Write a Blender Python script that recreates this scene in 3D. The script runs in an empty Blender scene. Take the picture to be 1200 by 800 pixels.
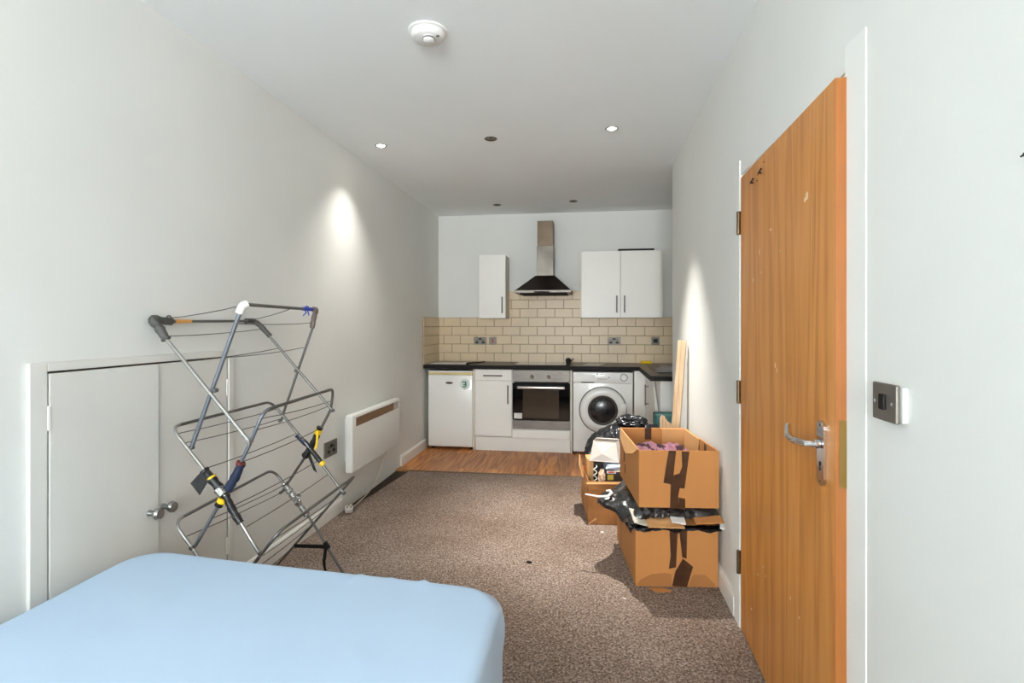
import bpy, bmesh, math, random
from mathutils import Vector, Matrix, noise
random.seed(7)
PI = math.pi
C = bpy.context.scene.collection
V = Vector

# ------------------------------------------------------------------ materials
def lin(c):
    return tuple(((x/255)/12.92 if x/255 <= .04045 else ((x/255+.055)/1.055)**2.4) for x in c) + (1.0,)
_m = {}
def mat(name, rgb, rough=.5, metal=0., var=0., vscale=8., bump=0., bscale=60., coat=0., spec=.5, emit=None, estr=0., stretch=None):
    if name in _m: return _m[name]
    m = bpy.data.materials.new(name); m.use_nodes = True
    nt = m.node_tree; N = nt.nodes; L = nt.links
    b = N['Principled BSDF']
    b.inputs['Base Color'].default_value = lin(rgb)
    b.inputs['Roughness'].default_value = rough
    b.inputs['Metallic'].default_value = metal
    b.inputs['Coat Weight'].default_value = coat
    b.inputs['Specular IOR Level'].default_value = spec
    if emit:
        b.inputs['Emission Color'].default_value = lin(emit); b.inputs['Emission Strength'].default_value = estr
    tc = N.new('ShaderNodeTexCoord'); src = tc.outputs['Object']
    if stretch:
        mp = N.new('ShaderNodeMapping'); mp.inputs['Scale'].default_value = stretch
        L.new(src, mp.inputs['Vector']); src = mp.outputs['Vector']
    if var > 0:
        n = N.new('ShaderNodeTexNoise'); n.inputs['Scale'].default_value = vscale; n.inputs['Detail'].default_value = 5
        L.new(src, n.inputs['Vector'])
        r = N.new('ShaderNodeValToRGB'); r.color_ramp.elements[0].position = .3; r.color_ramp.elements[1].position = .7
        c = lin(rgb)
        r.color_ramp.elements[0].color = tuple(x*(1-var) for x in c[:3]) + (1,)
        r.color_ramp.elements[1].color = tuple(min(1, x*(1+var)) for x in c[:3]) + (1,)
        L.new(n.outputs['Fac'], r.inputs['Fac']); L.new(r.outputs['Color'], b.inputs['Base Color'])
    if bump > 0:
        n2 = N.new('ShaderNodeTexNoise'); n2.inputs['Scale'].default_value = bscale; n2.inputs['Detail'].default_value = 4
        L.new(src, n2.inputs['Vector'])
        bp = N.new('ShaderNodeBump'); bp.inputs['Strength'].default_value = bump; bp.inputs['Distance'].default_value = .01
        L.new(n2.outputs['Fac'], bp.inputs['Height']); L.new(bp.outputs['Normal'], b.inputs['Normal'])
    _m[name] = m
    return m

def carpet_mat():
    m = bpy.data.materials.new('carpet_pile'); m.use_nodes = True
    nt = m.node_tree; N = nt.nodes; L = nt.links; b = N['Principled BSDF']
    b.inputs['Roughness'].default_value = .95; b.inputs['Specular IOR Level'].default_value = .1
    tc = N.new('ShaderNodeTexCoord')
    n = N.new('ShaderNodeTexNoise'); n.inputs['Scale'].default_value = 105; n.inputs['Detail'].default_value = 6; n.inputs['Roughness'].default_value = .8
    L.new(tc.outputs['Object'], n.inputs['Vector'])
    r = N.new('ShaderNodeValToRGB'); e = r.color_ramp.elements
    e[0].position = .36; e[0].color = lin((72, 58, 48)); e[1].position = .64; e[1].color = lin((214, 198, 186))
    x = e.new(.5); x.color = lin((146, 128, 116))
    L.new(n.outputs['Fac'], r.inputs['Fac'])
    w = N.new('ShaderNodeTexNoise'); w.inputs['Scale'].default_value = 1.3; w.inputs['Detail'].default_value = 5
    L.new(tc.outputs['Object'], w.inputs['Vector'])
    r2 = N.new('ShaderNodeValToRGB'); e2 = r2.color_ramp.elements
    e2[0].position = .3; e2[0].color = lin((214, 206, 198)); e2[1].position = .65; e2[1].color = (1, 1, 1, 1)
    L.new(w.outputs['Fac'], r2.inputs['Fac'])
    mx = N.new('ShaderNodeMix'); mx.data_type = 'RGBA'; mx.blend_type = 'MULTIPLY'; mx.inputs['Factor'].default_value = 1
    L.new(r.outputs['Color'], mx.inputs['A']); L.new(r2.outputs['Color'], mx.inputs['B'])
    L.new(mx.outputs['Result'], b.inputs['Base Color'])
    bp = N.new('ShaderNodeBump'); bp.inputs['Strength'].default_value = .8; bp.inputs['Distance'].default_value = .008
    L.new(n.outputs['Fac'], bp.inputs['Height']); L.new(bp.outputs['Normal'], b.inputs['Normal'])
    return m

def wood_mat(name, dark, mid, light, axis, rough=.4, ring=9., fine=1., coat=0., plank=None, amt=.42):
    """grain runs along `axis`; plank=(width, length) splits into boards"""
    m = bpy.data.materials.new(name); m.use_nodes = True
    nt = m.node_tree; N = nt.nodes; L = nt.links; b = N['Principled BSDF']
    b.inputs['Roughness'].default_value = rough; b.inputs['Coat Weight'].default_value = coat
    tc = N.new('ShaderNodeTexCoord')
    s = [ring, ring, ring]; s[axis] = ring*.07
    mp = N.new('ShaderNodeMapping'); mp.inputs['Scale'].default_value = s
    L.new(tc.outputs['Object'], mp.inputs['Vector'])
    vec = mp.outputs['Vector']; boards = None
    if plank:
        br = N.new('ShaderNodeTexBrick'); br.inputs['Scale'].default_value = 1
        br.inputs['Brick Width'].default_value = plank[1]; br.inputs['Row Height'].default_value = plank[0]
        br.inputs['Mortar Size'].default_value = .0012; br.inputs['Color1'].default_value = (0, 0, 0, 1); br.inputs['Color2'].default_value = (1, 1, 1, 1)
        br.inputs['Mortar'].default_value = (.1, .1, .1, 1); br.offset = .37
        rot = N.new('ShaderNodeMapping'); rot.inputs['Rotation'].default_value = (0, 0, PI/2)
        L.new(tc.outputs['Object'], rot.inputs['Vector']); L.new(rot.outputs['Vector'], br.inputs['Vector'])
        boards = br
        ad = N.new('ShaderNodeVectorMath'); ad.operation = 'MULTIPLY_ADD'
        L.new(br.outputs['Color'], ad.inputs[0]); ad.inputs[1].default_value = (7, 7, 7)
        L.new(vec, ad.inputs[2]); vec = ad.outputs['Vector']
    n = N.new('ShaderNodeTexNoise'); n.inputs['Scale'].default_value = 1; n.inputs['Detail'].default_value = 2; n.inputs['Distortion'].default_value = .3
    L.new(vec, n.inputs['Vector'])
    mul = N.new('ShaderNodeMath'); mul.operation = 'MULTIPLY'; mul.inputs[1].default_value = 14
    L.new(n.outputs['Fac'], mul.inputs[0])
    fr = N.new('ShaderNodeMath'); fr.operation = 'PINGPONG'; fr.inputs[1].default_value = 1
    L.new(mul.outputs[0], fr.inputs[0])
    s2 = [220*fine]*3; s2[axis] = 5*fine
    mp2 = N.new('ShaderNodeMapping'); mp2.inputs['Scale'].default_value = s2
    L.new(tc.outputs['Object'], mp2.inputs['Vector'])
    n2 = N.new('ShaderNodeTexNoise'); n2.inputs['Scale'].default_value = 1; n2.inputs['Detail'].default_value = 4
    L.new(mp2.outputs['Vector'], n2.inputs['Vector'])
    mix = N.new('ShaderNodeMath'); mix.operation = 'MULTIPLY_ADD'; mix.inputs[1].default_value = amt
    L.new(fr.outputs[0], mix.inputs[0])
    h = N.new('ShaderNodeMath'); h.operation = 'MULTIPLY'; h.inputs[1].default_value = 1.02-amt
    L.new(n2.outputs['Fac'], h.inputs[0]); L.new(h.outputs[0], mix.inputs[2])
    r = N.new('ShaderNodeValToRGB'); e = r.color_ramp.elements
    e[0].position = .15; e[0].color = lin(dark); e[1].position = .85; e[1].color = lin(light)
    x = e.new(.45); x.color = lin(mid)
    L.new(mix.outputs[0], r.inputs['Fac'])
    out = r.outputs['Color']
    if boards:
        r3 = N.new('ShaderNodeValToRGB'); r3.color_ramp.elements[0].color = (.62, .6, .58, 1); r3.color_ramp.elements[1].color = (1.1, 1.08, 1.05, 1)
        L.new(boards.outputs['Color'], r3.inputs['Fac'])
        mx = N.new('ShaderNodeMix'); mx.data_type = 'RGBA'; mx.blend_type = 'MULTIPLY'; mx.inputs['Factor'].default_value = .8
        L.new(out, mx.inputs['A']); L.new(r3.outputs['Color'], mx.inputs['B']); out = mx.outputs['Result']
    L.new(out, b.inputs['Base Color'])
    bp = N.new('ShaderNodeBump'); bp.inputs['Strength'].default_value = .06; bp.inputs['Distance'].default_value = .002
    L.new(n2.outputs['Fac'], bp.inputs['Height']); L.new(bp.outputs['Normal'], b.inputs['Normal'])
    return m

def cloth_mat(name, a, bcol, scale, sharp=.06, rough=.85):
    m = bpy.data.materials.new(name); m.use_nodes = True
    nt = m.node_tree; N = nt.nodes; L = nt.links; b = N['Principled BSDF']; b.inputs['Roughness'].default_value = rough
    tc = N.new('ShaderNodeTexCoord')
    w = N.new('ShaderNodeTexWave'); w.inputs['Scale'].default_value = scale; w.inputs['Distortion'].default_value = 9; w.inputs['Detail'].default_value = 1
    w.inputs['Detail Scale'].default_value = .8
    L.new(tc.outputs['Object'], w.inputs['Vector'])
    r = N.new('ShaderNodeValToRGB'); r.color_ramp.elements[0].position = .2; r.color_ramp.elements[0].color = lin(bcol)
    r.color_ramp.elements[1].position = .2+sharp; r.color_ramp.elements[1].color = lin(a)
    L.new(w.outputs['Fac'], r.inputs['Fac']); L.new(r.outputs['Color'], b.inputs['Base Color'])
    return m

WALL = mat('white_wall_paint', (223, 224, 220), .75, var=.025, vscale=1.7, bump=.05, bscale=35)
CEIL = mat('white_ceiling_paint', (236, 240, 241), .85, var=.02, vscale=1.2)
TRIM = mat('white_gloss_trim', (232, 231, 226), .4, var=.02, vscale=5)
CUPB = mat('grey_white_cupboard_paint', (216, 215, 209), .5, var=.03, vscale=4)
CARPET = carpet_mat()
LINO = wood_mat('oak_vinyl_planks', (118, 66, 28), (200, 126, 62), (226, 162, 96), 1, .45, 9, .6, plank=(.15, .9))
OAK = wood_mat('orange_oak_veneer', (158, 92, 32), (204, 134, 60), (220, 154, 84), 2, .42, 6, 1., coat=.1, amt=.32)
OAKEDGE = mat('oak_lipping', (152, 90, 34), .45, var=.08, vscale=6, stretch=(20, 20, 1))
PINE = wood_mat('pale_pine', (158, 124, 90), (188, 158, 124), (204, 178, 148), 2, .7, 14, 1.)
SUB = mat('dark_underlay_and_gap_shade', (62, 48, 38), .95, var=.3, vscale=30)
GROUT = mat('brown_grout', (150, 128, 102), .9)
TILE = mat('cream_glazed_tile', (212, 192, 160), .34, var=.06, vscale=3.2, spec=.35)
UNIT = mat('white_melamine', (232, 230, 224), .38, var=.015, vscale=3)
UNITSH = mat('cream_white_edge', (222, 214, 200), .5)
APPL = mat('white_enamel', (230, 230, 226), .3, var=.012, vscale=3, coat=.2)
YELL = mat('yellowed_plastic', (222, 204, 142), .4, var=.1, vscale=9)
TOP = mat('dark_laminate_worktop', (74, 60, 48), .3, var=.22, vscale=14, spec=.3)
TOPEDGE = mat('black_worktop_edge', (24, 22, 21), .6, spec=.2)
STEEL = mat('brushed_steel', (118, 113, 107), .45, .85, var=.16, vscale=7, stretch=(1, 1, 12))
STEELD = mat('tarnished_steel', (108, 95, 80), .45, .85, var=.18, vscale=6)
CHROME = mat('polished_chrome', (214, 214, 216), .12, 1.)
BRASS = mat('aged_brass', (150, 122, 70), .35, 1.)
NICKEL = mat('dull_nickel_plate', (128, 123, 115), .5, .75, var=.08, vscale=20)
BLACKG = mat('black_glass', (8, 8, 9), .05, coat=.6)
OVENWIN = mat('oven_window_glass', (66, 56, 46), .06, coat=.6)
BLACK = mat('black_plastic', (16, 16, 16), .5, spec=.25)
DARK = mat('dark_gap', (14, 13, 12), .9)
HOODP = mat('dark_hood_steel', (40, 28, 22), .35, .6, var=.25, vscale=10)  # dark brown metal, tone mottled at random
CARD = mat('brown_cardboard', (182, 123, 66), .8, var=.06, vscale=7, bump=.06, bscale=10, stretch=(1, 1, .15))
CARDOLD = mat('worn_cardboard', (156, 104, 56), .85, var=.28, vscale=9, bump=.15, bscale=14)
CARDIN = mat('inner_cardboard', (204, 154, 100), .85, var=.05, vscale=6)
TAPE = mat('brown_parcel_tape', (70, 44, 28), .28, var=.25, vscale=25, bump=.15, bscale=40)
BAG = mat('black_bin_liner', (20, 23, 30), .2, bump=.9, bscale=22, spec=1.)
PLASTIC = mat('black_polythene', (17, 17, 20), .24, bump=.9, bscale=26, spec=.9)
SHEET = mat('pale_blue_cotton', (180, 202, 226), .85, var=.02, vscale=3, bump=.03, bscale=300)
MATT = mat('mattress_ticking', (216, 222, 226), .9)
TUBE = mat('grey_airer_tube', (118, 118, 116), .35, .75)
TUBEL = mat('silver_airer_tube', (160, 160, 157), .35, .75)
TUBEB = mat('blue_grey_airer_tube', (120, 126, 134), .35, .6)
WIRE = mat('airer_wire', (92, 90, 88), .4, .5)
JOINT = mat('dark_grey_joint_plastic', (72, 72, 68), .55)
JOINTB = mat('brown_grey_joint_plastic', (112, 98, 94), .55)
JOINTW = mat('white_joint_plastic', (214, 214, 210), .45)
ETAPE = mat('black_electrical_tape', (26, 26, 27), .4, bump=.3, bscale=60)
YTAPE = mat('yellow_tape', (236, 196, 34), .45)
BTAPE = mat('blue_tape', (26, 38, 64), .5, bump=.3, bscale=60)
BTIE = mat('blue_twist_tie', (36, 72, 190), .5)
OTAPE = mat('orange_tape', (222, 160, 84), .5)
FOIL = mat('silver_foil_tape', (168, 168, 164), .25, .9, bump=.8, bscale=70)
STRAP = mat('black_strap', (16, 16, 16), .8)
HEAT = mat('heater_white_metal', (226, 226, 222), .4)
GRILLE = mat('rusty_grille', (150, 118, 86), .7, var=.25, vscale=30)
PAPER = mat('white_paper', (222, 218, 214), .8)
SHADE = mat('off_white_lampshade_fabric', (204, 194, 186), .85, var=.03, vscale=6)
YSPONGE = mat('yellow_sponge', (236, 196, 28), .8)
TEAL = mat('teal_case_shell', (44, 92, 90), .4, var=.2, vscale=12)
RED = mat('red_rocker', (178, 28, 24), .4)
GREEN = mat('green_print', (52, 128, 104), .6)
GREY = mat('grey_print', (140, 142, 142), .6)
PALEBLUE = mat('pale_blue_leaflet', (178, 194, 222), .6, var=.12, vscale=14)
CREAMP = mat('cream_crumpled_paper', (214, 180, 152), .8)
MAUVE = cloth_mat('mauve_cloth_dark_trim', (160, 114, 130), (58, 28, 38), 3.4, .08)
MAUVE2 = cloth_mat('pink_cloth_dark_hem', (172, 120, 138), (70, 34, 46), 2.6, .08)
CABLE = mat('beige_flex', (212, 198, 176), .6)
PLUGM = mat('white_plug_plastic', (236, 234, 230), .4)
BULB = mat('lit_lamp', (255, 255, 255), .4, emit=(255, 246, 230), estr=30)
DEADB = mat('unlit_lamp_glass', (120, 112, 98), .2, .6)
BRONZE = mat('bronze_lamp_ring', (86, 74, 60), .35, .8)
DETECT = mat('detector_white', (228, 228, 225), .5)
GLASSD = mat('dark_drum_glass', (40, 40, 40), .22, var=.6, vscale=14, coat=.15)

# ------------------------------------------------------------------ mesh helpers
ORG = {}
def obj(name, bm, m, parent=None, smooth=False, loc=None, label=None, kind=None):
    me = bpy.data.meshes.new(name); bm.normal_update(); bm.to_mesh(me); bm.free()
    for mm in (m if isinstance(m, (list, tuple)) else [m]): me.materials.append(mm)
    if smooth:
        me.polygons.foreach_set('use_smooth', [True]*len(me.polygons))
        try: me.set_sharp_from_angle(angle=math.radians(40))
        except Exception: pass
    o = bpy.data.objects.new(name, me)
    C.objects.link(o)
    if parent is not None:
        o.parent = parent
        if parent.parent is None: o.matrix_parent_inverse = Matrix.Translation(-V(ORG[parent.name]))
    if label: o['label'] = label
    if kind: o['kind'] = kind
    return o
def objs(name, bm, m, parent, smooth=False, label=None):
    """every loose piece of bm becomes a part of its own"""
    bm.verts.ensure_lookup_table(); seen = set(); isl = []
    for v in bm.verts:
        if v in seen: continue
        st = [v]; grp = []; seen.add(v)
        while st:
            q = st.pop(); grp.append(q)
            for e in q.link_edges:
                w = e.other_vert(q)
                if w not in seen: seen.add(w); st.append(w)
        isl.append(grp)
    for grp in isl:
        b2 = bmesh.new(); mp = {v: b2.verts.new(v.co) for v in grp}
        for f in set(f for v in grp for f in v.link_faces): b2.faces.new([mp[v] for v in f.verts])
        bmesh.ops.recalc_face_normals(b2, faces=b2.faces); obj(name, b2, m, parent, smooth, label=label)
    bm.free()
def root_of(o):
    while o.parent is not None: o = o.parent
    return o.name
def tag(o, label, cat, group=None, kind=None):
    o['label'] = label; o['category'] = cat
    if group: o['group'] = group
    if kind: o['kind'] = kind
    ORG.setdefault(o.name, (0, 0, 0))
    return o
def thing(name, label, cat, loc=(0, 0, 0), group=None, kind=None):
    o = bpy.data.objects.new(name, None); o.location = loc; o.empty_display_size = .05
    C.objects.link(o); ORG[o.name] = tuple(loc)
    return tag(o, label, cat, group, kind)
def struct(name, bm, m, label, cat, smooth=False):
    return tag(obj(name, bm, m, smooth=smooth), label, cat, kind='structure')
def B(): return bmesh.new()
def box(bm, a, b, bev=0., seg=2, M=None, mi=0):
    a = V(a); b = V(b); c = (a+b)/2; s = b-a
    r = bmesh.ops.create_cube(bm, size=1, matrix=Matrix.Translation(c) @ Matrix.Diagonal((abs(s.x), abs(s.y), abs(s.z), 1)))
    vs = r['verts']; fs = set(f for v in vs for f in v.link_faces)
    if bev > 0:
        es = list(set(e for v in vs for e in v.link_edges))
        q = bmesh.ops.bevel(bm, geom=es, offset=bev, segments=seg, affect='EDGES', profile=.5)
        fs = set(q['faces']) | set(f for f in fs if f.is_valid)
        vs = list(set(v for f in fs for v in f.verts))
    for f in fs: f.material_index = mi
    if M is not None: bmesh.ops.transform(bm, matrix=M, verts=vs)
    return vs
def quadprism(bm, pts, n, th, mi=0):
    """polygon (list of 3D points) extruded by th along n"""
    n = V(n).normalized()*th
    a = [bm.verts.new(V(p)) for p in pts]; b = [bm.verts.new(V(p)+n) for p in pts]
    fs = [bm.faces.new(a[::-1]), bm.faces.new(b)]
    k = len(pts)
    for i in range(k): fs.append(bm.faces.new((a[i], a[(i+1) % k], b[(i+1) % k], b[i])))
    for f in fs: f.material_index = mi
    bmesh.ops.recalc_face_normals(bm, faces=fs)
def fillet(pts, rad, n=6):
    out = [V(pts[0])]
    for i in range(1, len(pts)-1):
        p = V(pts[i]); a = V(pts[i-1])-p; b = V(pts[i+1])-p
        r = rad[i] if isinstance(rad, (list, tuple)) else rad
        if r <= 0: out.append(p); continue
        d = min(r, a.length*.45, b.length*.45)
        s = p+a.normalized()*d; e = p+b.normalized()*d
        for k in range(n+1):
            t = k/n; out.append(s*(1-t)**2 + p*2*t*(1-t) + e*t*t)
    out.append(V(pts[-1])); return out
def tube(bm, pts, r, seg=10, fil=0., cap=True, mi=0):
    if fil: pts = fillet(pts, fil)
    pts = [V(p) for p in pts]
    t0 = (pts[1]-pts[0]).normalized()
    up = V((0, 0, 1)) if abs(t0.z) < .9 else V((1, 0, 0))
    nrm = t0.cross(up).normalized(); rings = []
    for i, p in enumerate(pts):
        t = (pts[min(i+1, len(pts)-1)]-pts[max(i-1, 0)]).normalized()
        nrm = (nrm - t*nrm.dot(t)).normalized(); bn = t.cross(nrm)
        rr = r[i] if isinstance(r, (list, tuple)) else r
        rings.append([bm.verts.new(p + (nrm*math.cos(2*PI*k/seg)+bn*math.sin(2*PI*k/seg))*rr) for k in range(seg)])
    fs = []
    for a, b in zip(rings, rings[1:]):
        for k in range(seg): fs.append(bm.faces.new((a[k], a[(k+1) % seg], b[(k+1) % seg], b[k])))
    if cap: fs += [bm.faces.new(rings[0][::-1]), bm.faces.new(rings[-1])]
    for f in fs: f.material_index = mi
    bmesh.ops.recalc_face_normals(bm, faces=fs)
def axisM(o, d):
    d = V(d).normalized(); return Matrix.Translation(V(o)) @ d.to_track_quat('Z', 'Y').to_matrix().to_4x4()
def lathe(bm, prof, o=(0, 0, 0), d=(0, 0, 1), seg=32, mi=0):
    """prof: list of (r, h); r=0 closes"""
    M = axisM(o, d); rings = []; fs = []
    for r, h in prof:
        if r < 1e-6: rings.append([bm.verts.new(M @ V((0, 0, h)))])
        else: rings.append([bm.verts.new(M @ V((r*math.cos(2*PI*k/seg), r*math.sin(2*PI*k/seg), h))) for k in range(seg)])
    for a, b in zip(rings, rings[1:]):
        for k in range(seg):
            k2 = (k+1) % seg
            if len(a) == 1 and len(b) == 1: continue
            if len(a) == 1: f = (a[0], b[k2], b[k])
            elif len(b) == 1: f = (a[k], a[k2], b[0])
            else: f = (a[k], a[k2], b[k2], b[k])
            fs.append(bm.faces.new(f))
    for f in fs: f.material_index = mi
    bmesh.ops.recalc_face_normals(bm, faces=fs)
def cyl(bm, o, d, r, h, seg=24, bev=.0, mi=0):
    if bev: lathe(bm, [(0, 0), (r-bev, 0), (r, bev), (r, h-bev), (r-bev, h), (0, h)], o, d, seg, mi)
    else: lathe(bm, [(0, 0), (r, 0), (r, h), (0, h)], o, d, seg, mi)
def B1(*a, **k):
    bm = B(); box(bm, *a, **k); return bm
def copy_tree(o, loc):
    c = o.copy(); C.objects.link(c); c.location = loc
    def rec(src, dst):
        for ch in list(src.children):
            d = ch.copy(); C.objects.link(d); d.parent = dst
            d.matrix_parent_inverse = ch.matrix_parent_inverse.copy(); rec(ch, d)
    rec(o, c); ORG[c.name] = tuple(loc)
    return c

# ------------------------------------------------------------------ room dimensions (metres; camera stands at x=0 y=0)
XL, XR, XA = -1.74, .667, 1.16      # left wall, right wall, kitchen alcove wall
YB, YE, YN = 6.12, 4.41, -4.2       # back wall, end of right wall, wall behind the camera
ZC = 2.6
YCAR = 4.70                          # carpet meets plank floor

# floor
struct('floor', B1((XL-.1, YN-.1, -.12), (XA+.1, YB+.1, -.012)), SUB, 'dark bare subfloor showing in a strip below the wall heater', 'floor')
bm = B(); quadprism(bm, [(XL, YCAR, -.012), (XA, YCAR, -.012), (XA, YB, -.012), (XL, YB, -.012)], (0, 0, 1), .012)
struct('floor_vinyl', bm, LINO, 'brown wood plank vinyl floor in front of the kitchen units', 'floor')
bm = B(); quadprism(bm, [(XL, YN, -.012), (XR, YN, -.012), (XR, YE, -.012), (XA, YE, -.012), (XA, YCAR-.002, -.012), (-1.60, YCAR-.03, -.012), (-1.66, 4.0, -.012), (XL+.02, 3.62, -.012), (XL, 3.58, -.012)], (0, 0, 1), .014)
struct('floor_carpet', bm, CARPET, 'speckled grey brown fitted carpet across the living area', 'carpet')
bm = B(); box(bm, (-1.66, YCAR-.012, .0), (XA, YCAR+.01, .004), .0015)
struct('trim_1', bm, mat('threshold_strip', (120, 96, 70), .5), 'thin strip where brown carpet meets plank floor', 'threshold')
# ceiling
struct('ceiling', B1((XL-.1, YN-.1, ZC), (XA+.1, YB+.1, ZC+.1)), CEIL, 'plain white ceiling over the whole room', 'ceiling')
# walls
struct('wall_left', B1((XL-.12, YN-.1, -.02), (XL, YB+.1, ZC)), WALL, 'long white wall behind the clothes airer', 'wall')
struct('wall_back', B1((XL, YB, -.02), (XA+.1, YB+.12, ZC)), WALL, 'white kitchen wall behind the units', 'wall')
struct('wall_alcove', B1((XA, YE-.1, -.02), (XA+.12, YB, ZC)), WALL, 'side wall of the kitchen recess', 'wall')
DY0, DY1, DZ = 1.4925, 2.47, 1.985     # door opening
bm = B()
box(bm, (XR, YN-.1, -.02), (XR+.14, DY0, ZC)); box(bm, (XR, DY1, -.02), (XR+.14, YE, ZC)); box(bm, (XR, DY0, DZ), (XR+.14, DY1, ZC))
box(bm, (XR+.14, YE-.1, -.02), (XA, YE, ZC))
struct('wall_right', bm, WALL, 'white wall holding the oak door and light switch', 'wall')
# wall behind the camera with a window opening added to light the room
bm = B(); wx0, wx1, wz0, wz1 = -1.20, .55, .55, 2.35
box(bm, (XL, YN-.12, -.02), (wx0, YN, ZC)); box(bm, (wx1, YN-.12, -.02), (XR, YN, ZC)); box(bm, (wx0, YN-.12, -.02), (wx1, YN, wz0)); box(bm, (wx0, YN-.12, wz1), (wx1, YN, ZC))
struct('wall_front', bm, WALL, 'white wall with an added window, behind the viewer', 'wall')
bm = B()
for a, b in (((wx0, wz0), (wx0+.06, wz1)), ((wx1-.06, wz0), (wx1, wz1)), ((wx0, wz0), (wx1, wz0+.06)), ((wx0, wz1-.06), (wx1, wz1)), (((wx0+wx1)/2-.03, wz0), ((wx0+wx1)/2+.03, wz1))):
    box(bm, (a[0], YN-.09, a[1]), (b[0], YN-.03, b[1]), .006)
struct('added_window_1', bm, TRIM, 'added white window frame behind the viewer, out of view', 'window')
# baseboards
def skirting(name, x0, y0, y1, side, label):
    bm = B(); t = .016*side
    prof = [(0, 0), (t, 0), (t, .082), (t*.6, .098), (0, .102)]
    quadprism(bm, [(x0+p[0], y0, p[1]) for p in prof], (0, 1, 0), y1-y0)
    struct(name, bm, TRIM, label, 'skirting board')
skirting('baseboard_left', XL, 2.45, 3.60, 1, 'white skirting board running behind the airer to the socket')
skirting('baseboard_left.001', XL, 4.82, 5.60, 1, 'short white skirting board beside the small fridge')
skirting('baseboard_right', XR, 2.545, YE, -1, 'white skirting board behind the cardboard boxes')
skirting('baseboard_right.001', XR, YN, 1.36, -1, 'white skirting board below the light switch')

# ------------------------------------------------------------------ tiles
bm = B(); box(bm, (XL, YB-.006, .88), (XA, YB, 1.41)); box(bm, (-.93, YB-.006, 1.41), (-.02, YB, 1.70)); box(bm, (XL, 5.50, .88), (XL+.006, YB, 1.41))
TL = thing('splashback', 'cream brick shaped tiles on brown grout above the worktop', 'tiles', (0, 0, 0), kind='structure')
obj('grout', bm, GROUT, TL)
bm = B()
def tilerow(row, x0, x1):
    z0 = .90+row*.102; z1 = z0+.098
    off = -.473+(.1 if row % 2 else 0)
    k = math.floor((x0-off)/.2)
    while off+k*.2 < x1:
        a = max(x0, off+k*.2+.002); b = min(x1, off+k*.2+.198); k += 1
        if b-a > .012: box(bm, (a, YB-.012, z0), (b, YB-.004, z1), .0025, 1)
for r in range(5): tilerow(r, XL+.008, XA)
for r in range(5, 8): tilerow(r, -.93, -.02)
for r in range(5):
    z0 = .90+r*.102; y = 5.50 - (0 if r % 2 else .1)
    while y < YB:
        a = max(5.502, y+.002); b = min(YB-.012, y+.198); y += .2
        if b-a > .012: box(bm, (XL+.004, a, z0), (XL+.012, b, z0+.098), .0025, 1)
obj('tile_face', bm, TILE, TL)

# ------------------------------------------------------------------ camera
cam = bpy.data.cameras.new('camera'); co = bpy.data.objects.new('camera', cam); C.objects.link(co)
co.location = (0, 0, 1.32); co.rotation_euler = (PI/2, 0, .1408)
cam.sensor_width = 36; cam.lens = 36*628/1200; cam.shift_y = -19/1200; cam.clip_start = .02
bpy.context.scene.camera = co

# ------------------------------------------------------------------ handles
def bar_handle(parent, a, b, out, r=.006, m=STEEL, name='handle'):
    """bar from a to b standing off along out"""
    a = V(a); b = V(b); o = V(out); bm = B()
    d = (b-a).normalized()
    tube(bm, [a+o, b+o], r, 10)
    for p in (a+d*.018, b-d*.018): tube(bm, [p, p+o], r*.75, 8)
    return obj(name, bm, m, parent, True)

# ------------------------------------------------------------------ kitchen base run (fronts at y=5.54)
F = 5.54
def front(bm, x0, z0, x1, z1, t=.018, bev=.003): box(bm, (x0, F, z0), (x1, F+t, z1), bev)
# fridge
fr = thing('fridge', 'small white undercounter fridge with a yellowed top strip, by the left wall', 'fridge', (-1.445, 5.83, 0))
obj('body', B1((-1.685, F+.05, .02), (-1.205, 6.10, .80), .006), APPL, fr)
obj('door', B1((-1.688, F-.005, .035), (-1.203, F+.045, .795), .01, 3), APPL, fr, True)
obj('yellow_strip', B1((-1.686, F-.002, .797), (-1.205, F+.05, .818), .004), YELL, fr, label='yellowed plastic strip above the door')
obj('lid', B1((-1.69, F-.008, .819), (-1.2, 6.10, .838), .006), APPL, fr)
bm = B(); lathe(bm, [(0, .004), (.8, .004), (1, 0)], (0, 0, 0), (0, -1, 0), 24)
bmesh.ops.transform(bm, matrix=Matrix.Translation((-1.457, F-.006, .709)) @ Matrix.Diagonal((.04, 1, .012, 1)), verts=bm.verts)
obj('badge', bm, STEELD, fr, label='dark oval maker badge')
bm = B(); cyl(bm, (-1.288, F-.005, .70), (0, -1, 0), .056, .0015, 32); st = obj('sticker', bm, mat('pale_sticker', (206, 216, 210), .5), fr, label='round white sticker with green print')
bm = B()
for (dx, dz, w, h) in ((-.012, .02, .034, .012), (.01, .012, .014, .03), (-.004, -.006, .03, .012), (.012, -.012, .014, .026), (-.008, -.028, .036, .012), (0, -.05, .01, .008)):
    box(bm, (-1.288+dx-w/2, F-.0075, .70+dz-h/2), (-1.288+dx+w/2, F-.0064, .70+dz+h/2))
obj('sticker_print', bm, GREEN, st)
bm = B()
for x in (-1.66, -1.23):
    for y in (5.62, 6.04): cyl(bm, (x, y, 0), (0, 0, 1), .018, .022, 12)
objs('foot', bm, BLACK, fr)
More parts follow.
